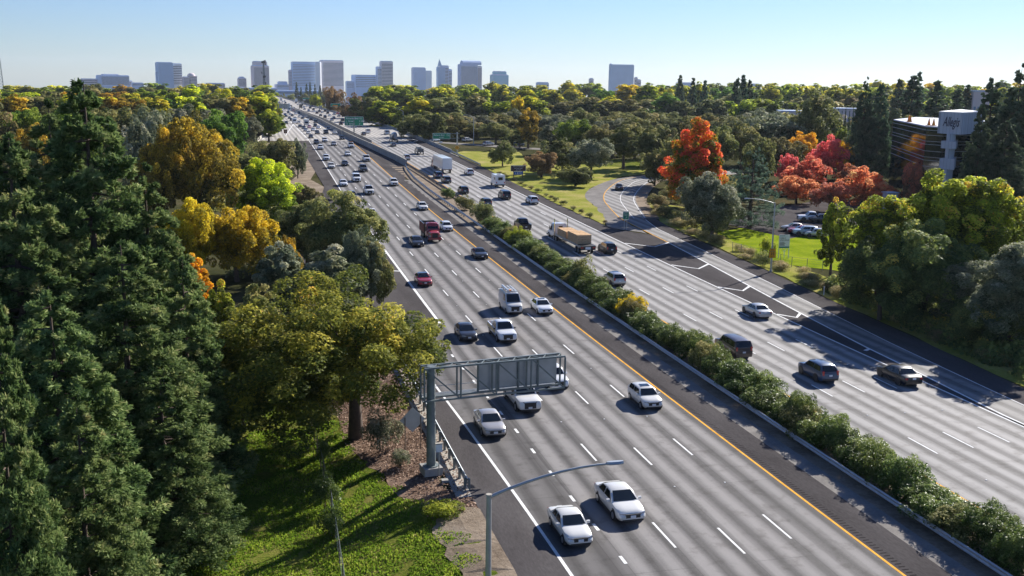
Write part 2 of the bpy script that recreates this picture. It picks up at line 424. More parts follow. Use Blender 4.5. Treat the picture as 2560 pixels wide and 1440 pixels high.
left_road = strip('left_carriageway', edgeL, yel, 25, 405, 0, lanes_l)
strip('left_auxiliary_lane', auxL, edgeL, 25, 112, 0, aux_m)
strip('left_shoulder', outL, auxL, 25, 112, 0, asphalt)
strip('left_gore_pavement', outL, edgeL, 112, 405, 0, asphalt)
shl = strip('left_inner_shoulder', yel, inL, 25, 405, 0, asphalt)
strip('median_gutter', 36.9, 38.25, 25, 262, 0, gutter_m)
strip('median_soil', 38.25, 43.35, 25, 300, 0, soil)
shr = strip('right_inner_shoulder', lambda y: 43.35 if y < 300 else 43.35 - (y - 300) * 0.002, ryel, 25, 417, 0, asphalt)
right_road = strip('right_carriageway', ryel, 59.2, 25, 430, 0, lanes_r)
strip('right_gore_pavement', 59.2, exL, 70, 170, 0, asphalt)
strip('right_gore_pavement', 59.2, itp([(170, 67.2), (172, 66.0), (176, 63.4), (182, 62.6), (209, 62.2), (246, 62.9), (297, 63.9), (340, 64.0), (430, 64.6)]), 170, 430, 0, asphalt)
strip('exit_lane', exL, exR, 25, 190, 0, ramp_m)
strip('exit_shoulder', exR, outR, 25, 190, 0, asphalt)
# the loop of the exit ramp
rl = [(68.5, 190), (71.6, 205), (75.3, 220), (81.5, 236), (91.6, 255.4), (99, 263.6), (112, 272), (130, 277), (155, 280)]
rr = []
for i_, (q_, wd_) in enumerate(zip(rl, (5.4, 6.2, 7.0, 7.6, 7.6, 7.6, 7.6, 7.6, 7.6))):
    a_, b_ = Vector(rl[max(i_ - 1, 0)]), Vector(rl[min(i_ + 1, len(rl) - 1)]); d_ = (b_ - a_).normalized()
    rr.append((q_[0] + d_.y * wd_, q_[1] - d_.x * wd_) if i_ else (q_[0] + 5.4, q_[1]))
def rs(pl, sub=5):
    """smooth curve through plan points"""
    o = []
    for i in range(len(pl) - 1):
        p0, p1, p2, p3 = (np.array(pl[max(i - 1, 0)]), np.array(pl[i]), np.array(pl[i + 1]), np.array(pl[min(i + 2, len(pl) - 1)]))
        for k in range(sub):
            t = k / sub
            o.append(0.5 * ((2 * p1) + (-p0 + p2) * t + (2 * p0 - 5 * p1 + 4 * p2 - p3) * t * t + (-p0 + 3 * p1 - 3 * p2 + p3) * t ** 3))
    return o + [np.array(pl[-1])]

def ribbon(name, A, B, dz, mat, parent=None, kind='structure', sub=5):
    a, b = rs(A, sub), rs(B, sub); v, f = [], []
    for p, q in zip(a, b):
        v += [(p[0], p[1], gz(p[1]) + dz), (q[0], q[1], gz(q[1]) + dz)]
    for i in range(len(a) - 1): f.append((2 * i, 2 * i + 1, 2 * i + 3, 2 * i + 2))
    m = bpy.data.meshes.new(name); m.from_pydata(v, [], f)
    o = obj(name, m, parent, mat)
    if kind: o['kind'] = kind
    return o
def lerp2(A, B, t): return [(a[0] + (b[0] - a[0]) * t, a[1] + (b[1] - a[1]) * t) for a, b in zip(A, B)]
ramp_o = ribbon('exit_ramp', rl, rr, 0.0, ramp_m)
rs_in = [(a[0] - 3.4 * k, a[1] + 2.6 * k) for a, k in zip(rl, (0.05, .6, 1, 1, .6, .35, .2, .1, .1))]
ribbon('ramp_shoulder', rs_in, rl, -0.012, gutter_m)
ribbon('ramp_outer_shoulder', rr, [(x + 2.2, y - 1.2) for x, y in rr], -0.006, soil)

# ---- the bridge beyond
dL = itp([(405, 3.0), (410, 3.1), (496, 9.7), (608, 15.9), (766, 14.0), (1500, -8)])
dLr = itp([(405, 37.6), (431, 37.4), (594, 36.2), (810, 31.0), (1500, 10)])
dR = itp([(430, 43.4), (618, 42.2), (726, 38.6), (931, 33.0), (1500, 15.5)])
dRr = itp([(430, 64.6), (505, 66), (614, 63), (740, 59), (855, 55.5), (1012, 51), (1500, 36)])
def slab(name, xl, xr, y0, y1, mat):
    ys = ysteps(y0, y1, 15); v, f = [], []
    for y in ys:
        z = float(T(y))
        v += [(xl(y), y, z), (xr(y), y, z), (xr(y), y, z - 7), (xl(y), y, z - 7)]
    for i in range(len(ys) - 1):
        for k in range(4): f.append((4 * i + k, 4 * i + (k + 1) % 4, 4 * i + 4 + (k + 1) % 4, 4 * i + 4 + k))
    f += [(3, 2, 1, 0)]
    m = bpy.data.meshes.new(name); m.from_pydata(v, [], f)
    return tag(obj(name, m, None, mat), kind='structure')
lanes_b = lanemat('bridge_lanes', 37.0, (0.46, 0.43, 0.39), (0.24, 0.225, 0.21))
slab('left_bridge_deck', dL, dLr, 405, 1500, lanes_b)
slab('right_bridge_deck', dR, dRr, 430, 1500, lanes_b)

def wall(name, pts, h, th, mat, label, cat='barrier', h0=0.0, st=8.0, parent=None, group=None):
    """concrete wall along a polyline in plan"""
    P2 = []
    for i in range(len(pts) - 1):
        a, b = Vector(pts[i]), Vector(pts[i + 1]); n = max(1, int((b - a).length / st))
        for k in range(n): P2.append(a.lerp(b, k / n))
    P2.append(Vector(pts[-1]))
    rings = []
    for i, p in enumerate(P2):
        d = (P2[min(i + 1, len(P2) - 1)] - P2[max(i - 1, 0)]).normalized(); nx = Vector((d.y, -d.x))
        z = float(T(p.y)) + h0
        rings.append([(*(p + nx * th * .7), z - 0.1), (*(p + nx * th * .42), z + h * .35), (*(p + nx * th * .36), z + h), (*(p - nx * th * .36), z + h), (*(p - nx * th * .42), z + h * .35), (*(p - nx * th * .7), z - 0.1)])
    o = MB().loft(rings).build(name, mat, parent)
    if parent is None: tag(o, label, cat, group)
    return o
wall('median_barrier_wall', [(42.9, 299), (42.5, 315), (40.8, 350), (38.8, 395), (38.0, 425), (37.0, 594), (31.6, 810), (10.6, 1490)], 1.75, 0.5, conc_wall, 'grey concrete median wall bending from the guardrails towards the bridge')
wall('bridge_barrier', [(43.6, 395), (42.9, 431), (41.6, 618), (38.0, 726), (32.4, 931), (15.0, 1490)], 0.95, 0.4, conc_wall, 'low concrete barrier on the median side of the far right carriageway')
wall('bridge_barrier', [(64.5, 345), (65.2, 430), (66.6, 505), (63.6, 614), (59.6, 740), (56, 855), (51.5, 1012), (36.5, 1490)], 1.0, 0.4, conc_wall, 'concrete barrier along the outer edge of the far right carriageway')
wall('bridge_barrier', [(2.4, 398), (3.0, 410), (9.4, 496), (15.5, 608), (13.6, 766), (-8, 1490)], 0.9, 0.4, concrete, 'pale bridge parapet curving along the far off ramp on the left')

# ---- painted markings
def line(pts, wd, mat, parent, dz=0.009, name='painted_line', zf=None):
    zf = zf or (lambda y: float(T(y)))
    P2 = []
    for i in range(len(pts) - 1):
        a, b = Vector(pts[i]), Vector(pts[i + 1]); n = max(1, int((b - a).length / 6.0))
        for k in range(n): P2.append(a.lerp(b, k / n))
    P2.append(Vector(pts[-1]))
    v, f = [], []
    for i, p in enumerate(P2):
        d = (P2[min(i + 1, len(P2) - 1)] - P2[max(i - 1, 0)]).normalized(); nx = Vector((d.y, -d.x)) * wd / 2
        z = zf(p.y) + dz
        v += [(p.x - nx.x, p.y - nx.y, z), (p.x + nx.x, p.y + nx.y, z)]
    for i in range(len(P2) - 1): f.append((2 * i, 2 * i + 1, 2 * i + 3, 2 * i + 2))
    m = bpy.data.meshes.new(name); m.from_pydata(v, [], f)
    return obj(name, m, parent, mat)
def fline(fn, y0, y1, off=0.0): return [(fn(y) + off, y) for y in ysteps(y0, y1, 6)]
line(fline(yel, 25, 405, 0.02), 0.17, paint_y, left_road, name='yellow_edge_line')
line(fline(ryel, 25, 425, -0.02), 0.17, paint_y, right_road, name='yellow_edge_line')
line(fline(auxL, 25, 112), 0.2, paint_w, left_road, name='white_edge_line')
line(fline(edgeL, 112, 164), 0.32, paint_w, left_road, name='white_gore_line')
line(fline(edgeL, 164, 405), 0.2, paint_w, left_road, name='white_edge_line')
for y in (112.6, 143.5, 158): line([(19.55, y + .05), (17.4, y + 1.2)], 0.42, paint_w, left_road, 0.013, name='gore_chevron')
line([(59.2, y) for y in ysteps(25, 425, 6)], 0.2, paint_w, right_road, 0.012, name='white_edge_line')
line(fline(exL, 71, 162), 0.24, paint_w, right_road, 0.014, name='white_gore_line')
line([(59.32, 25), (59.7, 71)], 0.2, paint_w, right_road, 0.014, name='white_gore_line')
line(fline(exL, 162, 188) + [tuple(q_) for q_ in rs(rl)[1:35]], 0.17, paint_y, ramp_o, name='yellow_edge_line')
line(fline(exR, 25, 188), 0.13, paint_w, right_road, name='white_edge_line')
line([tuple(q_) for q_ in rs(lerp2(rl, rr, 0.52)[:8])], 0.13, paint_w, ramp_o, name='white_lane_line')
line([tuple(q_) for q_ in rs(lerp2(rl, rr, 0.94)[:6])], 0.13, paint_w, ramp_o, name='white_edge_line')
for ch in ([(59.4, 162.1), (63.0, 158.0), (66.8, 161.6)], [(59.4, 142.2), (62.2, 138.7), (65.3, 142.1)], [(59.3, 125.9), (61.5, 123.0), (63.9, 125.8)], [(59.3, 109.6), (60.8, 107.6), (62.4, 109.6)], [(60.2, 92.4), (61.0, 93.0)]):
    line(ch, 0.42, paint_w, right_road, 0.018, name='gore_chevron')
line([P(772, 350).xy, P(733, 311).xy, P(716, 290).xy], 0.3, paint_w, left_road, 0.012, name='white_gore_line')
line([P(733, 311).xy, P(713, 340).xy], 0.3, paint_w, left_road, 0.014, name='white_gore_line')
line([P(655, 349).xy, P(697, 318).xy, P(706, 300).xy], 0.25, paint_w, left_road, 0.012, name='white_edge_line')
line([(64.6 - 0.6, 330), (65.0 - .8, 430), (65.6 - .8, 505), (62.5 - .6, 614)], 0.2, paint_w, right_road, 0.012, name='white_edge_line')
for k in range(3): line([P(1028 - 22 * k, 357 - 8 * k).xy, P(1044 - 22 * k, 351 - 8 * k).xy, P(1016 - 20 * k, 345 - 8 * k).xy], 0.4, paint_w, right_road, 0.014, name='gore_chevron')

dash_m = bpy.data.meshes.new('lane_dash'); dash_m.from_pydata([(-.075, -1.83, 0), (.075, -1.83, 0), (.075, 1.83, 0), (-.075, 1.83, 0)], [], [(0, 1, 2, 3)])
sdash_m = bpy.data.meshes.new('lane_dash_short'); sdash_m.from_pydata([(-.1, -.5, 0), (.1, -.5, 0), (.1, .5, 0), (-.1, .5, 0)], [], [(0, 1, 2, 3)])
def dash(x, y, mesh, parent):
    sl = (float(T(y + 1)) - float(T(y - 1))) / 2
    obj('lane_dash', mesh, parent, paint_w, loc=(x, y, float(T(y)) + 0.011), rot=(math.atan(sl), 0, 0))
for fx, ph in ((lambda y: 30.5 + (yel(y) - 34.25) * .8, 54.7), (lambda y: 26.85 + (yel(y) - 34.25) * .55, 53.4), (lambda y: 23.25 + (yel(y) - 34.25) * .3, 55.0)):
    for k in range(-1, 24):
        y = ph + 14.63 * k
        if 36 < y < 400: dash(fx(y), y, dash_m, left_road)
for fx, ph in ((48.45, 65.9), (51.95, 66.5), (55.5, 67.0)):
    for k in range(-2, 24):
        y = ph + 14.63 * k
        if 36 < y < 410: dash(fx, y, dash_m, right_road)
for k in range(12): dash(edgeL(47.7 + 4.6 * k), 47.7 + 4.6 * k, sdash_m, left_road)
# raised reflectors midway between the dashes
mb = MB()
for xx in (30.5, 26.85, 23.25):
    for k in range(-1, 8): mb.box(xx - .06, xx + .06, 62 + 14.63 * k, 62.1 + 14.63 * k, float(T(62 + 14.63 * k)), float(T(62 + 14.63 * k)) + .03)
mb.build('lane_reflectors', paint_w, left_road)['kind'] = 'stuff'
mb = MB()
for xx in (48.45, 51.95, 55.5):
    for k in range(-1, 8): mb.box(xx - .06, xx + .06, 73.3 + 14.63 * k, 73.4 + 14.63 * k, float(T(73.3 + 14.63 * k)), float(T(73.3 + 14.63 * k)) + .03)
mb.build('lane_reflectors', paint_w, right_road)['kind'] = 'stuff'
# rumble strips ground into the inner shoulders
for px, par in ((34.75, shl), (43.9, shr)):
    mb = MB()
    for k in range(330):
        y = 38 + .36 * k; z = float(T(y)); mb.add([(px - .2, y, z + .006), (px + .22, y, z + .006), (px + .22, y + .11, z + .006), (px - .2, y + .11, z + .006)], [(0, 1, 2, 3)])
    mb.build('rumble_strip', rumble_m, par)['kind'] = 'stuff'

# ---- verges and lawns
patch('grass_verge', [(-40, 20), (13.2, 20), (13.2, 56), (11.2, 60), (9.6, 64.5), (7.6, 72), (6.5, 84), (2, 95), (-40, 95)], -0.035, grass, 8, .35, 3)
patch('leaf_litter_verge', [(11.0, 60.5), (13.25, 58.5), (13.25, 94), (12, 104), (6.0, 98), (6.3, 84), (7.4, 72), (9.3, 64.8)], -0.02, litter, 6, .3, 4)
patch('bare_soil_verge', [(13.28, 30), (13.28, 61.0), (11.4, 62.4), (9.9, 59), (10.6, 53), (10.0, 46), (10.2, 38), (10.2, 30)], 0.05, soil, 7, .13, 5)
patch('shoulder_soil', [(16.4, 215), (16.45, 365), (10, 392), (4, 392), (9, 330), (11, 280), (8.5, 240), (9, 215)], -0.03, soil, 6, .9, 6)
patch('dry_grass_verge', [(62.6, 182), (67.8, 196), (71, 215), (78, 239), (96, 266), (118, 280), (118, 284), (84, 282), (80, 300), (88, 347), (70, 352), (64.6, 341), (64.2, 297), (63.1, 246), (62.5, 209)], -0.03, dry, 6, .35, 7)
patch('gore_soil', [(62.7, 181), (66.8, 171.5), (68.6, 190), (72, 206), (75.6, 222), (81, 237), (77.6, 238), (71.8, 219), (67.5, 200)], -0.022, gutter_m, 6, .3, 8)
patch('green_lawn', [(77.5, 139.5), (83.5, 132), (92, 140), (104, 162), (112, 178), (100, 180), (90, 176), (80, 172), (76.5, 150)], -0.03, lawn_m, 6, .3, 9)
patch('weedy_verge', [(66.2, 30), (67.4, 77), (69.9, 108), (71.8, 135), (73.4, 160), (74.2, 180), (77.5, 200), (84, 214), (88, 205), (80, 172), (76.6, 150), (77.5, 139), (78, 120), (76, 95), (73, 60), (71, 30)], -0.028, dry, 6, .35, 10)
patch('park_lawn', [(92, 284), (118, 284), (128, 300), (120, 318), (98, 318), (86, 305)], -0.034, grass, 6, .8, 11)
patch('car_park', [(90, 163), (116, 180), (140, 196), (128, 215), (104, 200), (86, 182)], -0.018, asphalt, 4, .1, 12)
patch('frontage_road', [(66.5, 394), (84, 371), (101, 352), (135, 325), (140, 331), (104, 360), (88, 379), (68, 402)], -0.015, gutter_m, 4, .05, 13)

# ---- guardrails
def guardrail(x, y0, y1, side, label, posts=(), name='guardrail', xf=None, wood=False, step=1.905):
    xf = xf or (lambda y: x)
    root = empty(name, (xf(y0), y0, float(T(y0))), 0, label, 'guardrail')
    prof = [(.0, .80), (.075, .74), (.075, .70), (.0, .62), (.0, .58), (.075, .50), (.075, .46), (.0, .40)]
    rings = []
    for y in ysteps(y0, y1, 3.8):
        rr_ = [(xf(y) + side * a - root.location.x, y - y0, float(T(y)) + b - root.location.z) for a, b in prof]
        rr_ += [(xf(y) + side * (a - .02) - root.location.x, y - y0, float(T(y)) + b - root.location.z) for a, b in prof[::-1]]
        rings.append(rr_)
    MB().loft(rings).build('rail', steel, root)
    pm = MB().box(-.09, .07, -.09, .09, -0.1, .78).mesh('post')
    for a, b in posts:
        y = a
        while y < b:
            obj('post', pm, root, wood_post if wood else steel_d, loc=(xf(y) - side * .1 - root.location.x, y - y0, float(T(y)) - root.location.z))
            y += step
    return root
gr = guardrail(13.15, 64.4, 104, 1, 'steel guardrail on posts beside the sign gantry foot, left roadside', [(64.6, 96)])
MB().box(.06, .16, -.25, 0.0, .1, .82).build('end_plate', steel_d, gr)
o = strip('guardrail_pad', 12.2, 13.27, 63.2, 104, 0.0, concrete, None, None, 6)
tag(o, 'pale concrete strip under the roadside guardrail beside the gantry', 'concrete strip')
guardrail(38.95, 25, 296, -1, 'steel guardrail on the left side of the median hedge', [(196, 294)], xf=itp([(20, 38.95), (235, 39.0), (262, 39.5), (285, 41.0), (299, 42.6)]))
guardrail(43.3, 25, 301, 1, 'steel guardrail on the right side of the median hedge', [(205, 299)], xf=itp([(20, 43.25), (270, 43.3), (301, 43.0)]), wood=True)
guardrail(63.7, 296, 345, -1, 'steel guardrail beside the grass verge below the cantilever exit sign', [(296, 344)], xf=itp([(296, 63.7), (345, 64.3)]), wood=True)
# ------------------------------------------------------------------ vegetation
def quad_mesh(name, C, Tn, Bn, tint):
    """one diamond-shaped leaf per row: centre, half long axis, half short axis"""
    n = len(C)
    V = np.empty((n, 4, 3), np.float32)
    V[:, 0] = C + Tn; V[:, 1] = C + Bn; V[:, 2] = C - Tn; V[:, 3] = C - Bn
    m = bpy.data.meshes.new(name)
    m.vertices.add(4 * n); m.vertices.foreach_set('co', V.ravel())
    m.loops.add(4 * n); m.loops.foreach_set('vertex_index', np.arange(4 * n, dtype=np.int32))
    m.polygons.add(n); m.polygons.foreach_set('loop_start', np.arange(0, 4 * n, 4, dtype=np.int32))
    m.polygons.foreach_set('loop_total', np.full(n, 4, np.int32))
    a = m.attributes.new('tint', 'FLOAT', 'FACE'); a.data.foreach_set('value', np.clip(tint, 0, 1).astype(np.float32))
    m.update(calc_edges=True)
    return m

def nrm(a): return a / np.maximum(np.linalg.norm(a, axis=1, keepdims=True), 1e-9)

def leafy(name, r, C, N, size, aspect, tint):
    n = len(C)
    t = nrm(np.cross(N, r.normal(size=(n, 3)))); b = np.cross(N, t)
    s = (size * r.uniform(.65, 1.35, n))[:, None] * .5
    return quad_mesh(name, C, t * s, b * s * aspect, tint)

def limbs(r, H, R, cb, tr, lean=0.0, nl=6):
    mb = MB()
    top = cb + (H - cb) * .55
    pts = [(lean * H * .1 * k, r.normal() * .02 * H * k * .3, top * k / 4) for k in range(5)]
    mb.tube(pts, [tr * 1.25, tr, tr * .85, tr * .6, tr * .3], 8)
    for i in range(nl):
        a = 2 * math.pi * (i + r.uniform(-.3, .3)) / nl
        k = r.uniform(.42, .85); z0 = top * k
        L = R * r.uniform(.28, .46)
        p0 = (pts[3][0] * k, 0, z0)
        mb.tube([p0, (p0[0] + math.cos(a) * L * .5, math.sin(a) * L * .5, z0 + L * .45), (p0[0] + math.cos(a) * L, math.sin(a) * L, z0 + L * .75 + (H - cb) * .08)], [tr * .5, tr * .33, tr * .12], 6)
    return mb.mesh('trunk', 60)

VAR = {}
def broad(key, seed, R, H, cb, ncl, nleaf, leaf, aspect=.62, rcl=(.2, .34), taper=0.0, inner=.5, trunk=.28, nl=6, lobes=6, shift=0.0, low=.6, tvar=.19):
    r = rng(seed)
    hz = (H - cb) / 2
    # the crown is several overlapping boughs, so its outline is uneven
    nlo = lobes; la = r.uniform(0, 6.28); LC, LR = [], []
    for i in range(nlo):
        if i == 0: LC.append((r.normal() * .08 * R, r.normal() * .08 * R, cb + hz * 1.2)); LR.append((R * .62, hz * .72))
        else:
            a_ = la + 6.283 * i / (nlo - 1) + r.uniform(-.35, .35); f_ = r.uniform(.3, .46); rl = r.uniform(.5, .64)
            LC.append((R * f_ * math.cos(a_), R * f_ * math.sin(a_), cb + hz * r.uniform(low, low + .6))); LR.append((R * rl, hz * r.uniform(.55, .75)))
    LC, LR = np.array(LC), np.array(LR)
    li = r.integers(0, nlo, ncl)
    d = nrm(r.normal(size=(ncl, 3)) + np.array([0, 0, .25]))
    rf = r.uniform(inner, 1.0, ncl)
    C = LC[li] + d * rf[:, None] * np.stack([LR[li, 0], LR[li, 0], LR[li, 1]], 1)
    C[:, 2] = np.maximum(C[:, 2], cb + .05 * hz)
    if taper:
        k = 1 - taper * np.clip((C[:, 2] - cb) / (H - cb), 0, 1); C[:, :2] *= k[:, None]
    rc = R * r.uniform(rcl[0], rcl[1], ncl)
    wgt = rc ** 2; idx = r.choice(ncl, nleaf, p=wgt / wgt.sum())
    dd = nrm(r.normal(size=(nleaf, 3)) + .35 * d[idx] + np.array([0, 0, .3]))
    rad = rc[idx] * r.uniform(.55, 1.08, nleaf) ** .6
    Lp = C[idx] + dd * rad[:, None] * np.array([1, 1, .85])
    N = nrm(dd * .5 + r.normal(size=(nleaf, 3)) * .5 + np.array([0, 0, .75]))
    clt = r.normal(0, tvar, ncl)
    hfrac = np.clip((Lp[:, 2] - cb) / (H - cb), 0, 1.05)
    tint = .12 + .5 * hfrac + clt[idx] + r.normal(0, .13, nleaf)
    Lp[:, 2] = np.maximum(Lp[:, 2], .1); Lp[:, 0] += shift
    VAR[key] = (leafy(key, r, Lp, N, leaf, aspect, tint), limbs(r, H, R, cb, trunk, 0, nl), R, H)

def conifer(key, seed, R, H, nb, per, leaf, power=.75, plume=(1.1, 2.1), prad=.55, aspect=.24, t0=.05, npl=(2, 4), trunk=.42, slope=-.12, tpow=.66):
    r = rng(seed); Cs, Ts, Bs, tn = [], [], [], []
    mb = MB(); mb.tube([(0, 0, 0), (.05, 0, H * .4), (-.04, .05, H * .8), (0, 0, H * .985)], [trunk, trunk * .7, trunk * .3, .03], 8)
    for i in range(nb):
        t = t0 + (1 - t0) * (1 - r.uniform(0, 1) ** tpow)
        L = R * (1 - t) ** power * r.uniform(.62, 1.12) + .25
        a = i * 2.399963 + r.uniform(-.4, .4)
        o = np.array([math.cos(a), math.sin(a), 0]); side = np.array([-o[1], o[0], 0])
        z = t * H
        k = r.integers(npl[0], npl[1] + 1)
        if r.uniform() < .35: mb.tube([(0, 0, z), tuple(o * L * .55 + np.array([0, 0, z + slope * L * .5])), tuple(o * L * .9 + np.array([0, 0, z + slope * L * .6]))], [.09, .06, .02], 4, False)
        cl = r.normal(0, .15)
        for q in range(k):
            s = r.uniform(.35, 1.0) if q else 1.0
            base = o * L * s * .88 + side * r.normal() * L * .14 + np.array([0, 0, z + slope * L * s + r.normal() * .15])
            ax = nrm((o * r.uniform(.5, .95) + side * r.normal() * .25 + np.array([0, 0, r.uniform(.45, .95)]))[None])[0]
            ln = r.uniform(*plume) * (.22 + .78 * (1 - t)); pr = prad * (.3 + .7 * (1 - t))
            n = int(per * (.5 + .5 * (1 - t)))
            u = r.uniform(0, 1, n)
            rd = nrm(np.cross(ax, r.normal(size=(n, 3))))
            w = pr * np.sqrt(np.clip(u + .12, 0, 1) * (1.1 - u)) * 1.6 * r.uniform(.35, 1, n) ** .5
            C = base + ax * (u * ln)[:, None] + rd * w[:, None]
            dirn = nrm(ax * .55 + rd * .8 + r.normal(size=(n, 3)) * .3)
            nb_ = nrm(np.cross(dirn, r.normal(size=(n, 3))))
            sz = (leaf * r.uniform(.7, 1.3, n))[:, None] * .5
            Cs.append(C); Ts.append(dirn * sz); Bs.append(nb_ * sz * aspect)
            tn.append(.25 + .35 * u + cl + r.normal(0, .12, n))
    VAR[key] = (quad_mesh(key, np.concatenate(Cs), np.concatenate(Ts), np.concatenate(Bs), np.concatenate(tn)), mb.mesh('trunk', 60), R, H)

# crown shapes: near, middle and far versions
for s in (1, 2, 3):
    broad('near_round%d' % s, 10 + s, 6, 10, .7, 230, 46000, .27, rcl=(.08, .17), inner=.5)
    broad('mid_round%d' % s, 20 + s, 6, 10, .6, 120, 15000, .40, rcl=(.1, .19))
    broad('far_round%d' % s, 30 + s, 6, 10, .3, 60, 4200, .78, rcl=(.13, .22))
    broad('far_tall%d' % s, 40 + s, 5, 16, 1.0, 80, 5600, .78, rcl=(.15, .26), taper=.25, lobes=7)
    broad('mid_tall%d' % s, 50 + s, 4.5, 12, 1.0, 120, 17000, .36, rcl=(.1, .2), taper=.3)
broad('near_tall1', 61, 5, 13, 1.2, 210, 40000, .27, rcl=(.09, .19), taper=.15, trunk=.33, lobes=8)
broad('near_tall2', 62, 5, 13, 1.0, 180, 34000, .27, rcl=(.09, .18), taper=.3, trunk=.33, lobes=7)
broad('maple', 63, 5, 13, .5, 230, 48000, .26, rcl=(.09, .18), taper=.25, trunk=.33, lobes=7, low=.5, tvar=.34)
broad('umbrella', 65, 7.6, 11.5, 1.3, 380, 84000, .23, aspect=.45, rcl=(.06, .13), inner=.45, lobes=10, shift=-1.5, low=.42, trunk=.36, nl=8)
for s in (1, 2, 3): broad('bush%d' % s, 70 + s, 2.2, 2.3, .1, 90, 9000, .19, aspect=.34, rcl=(.13, .24), trunk=.07, nl=7, inner=.45)
for s in (1, 2): broad('shrub%d' % s, 80 + s, 1.6, 2.0, .05, 50, 3600, .17, aspect=.4, rcl=(.16, .3), trunk=.05, nl=6)
for s in (1, 2): broad('weed%d' % s, 90 + s, 1.2, 1.0, .02, 60, 2400, .2, aspect=.14, rcl=(.18, .35), trunk=.02, nl=3)
for s in (1, 2, 3): conifer('redwood%d' % s, 100 + s, 6.4, 27, 330, 125, .42, prad=.78, aspect=.32, trunk=.36)
for s in (1, 2): conifer('mid_conifer%d' % s, 110 + s, 4.6, 22, 220, 56, .56, aspect=.36, prad=.8)
for s in (1, 2): conifer('far_conifer%d' % s, 120 + s, 4.2, 24, 170, 16, .9, aspect=.5, npl=(2, 3), power=.95, tpow=.85, prad=.7)
for s in (1, ): conifer('cedar%d' % s, 130 + s, 6.5, 14, 120, 70, .36, power=.6, slope=-.02, plume=(1.0, 1.7), prad=.4)

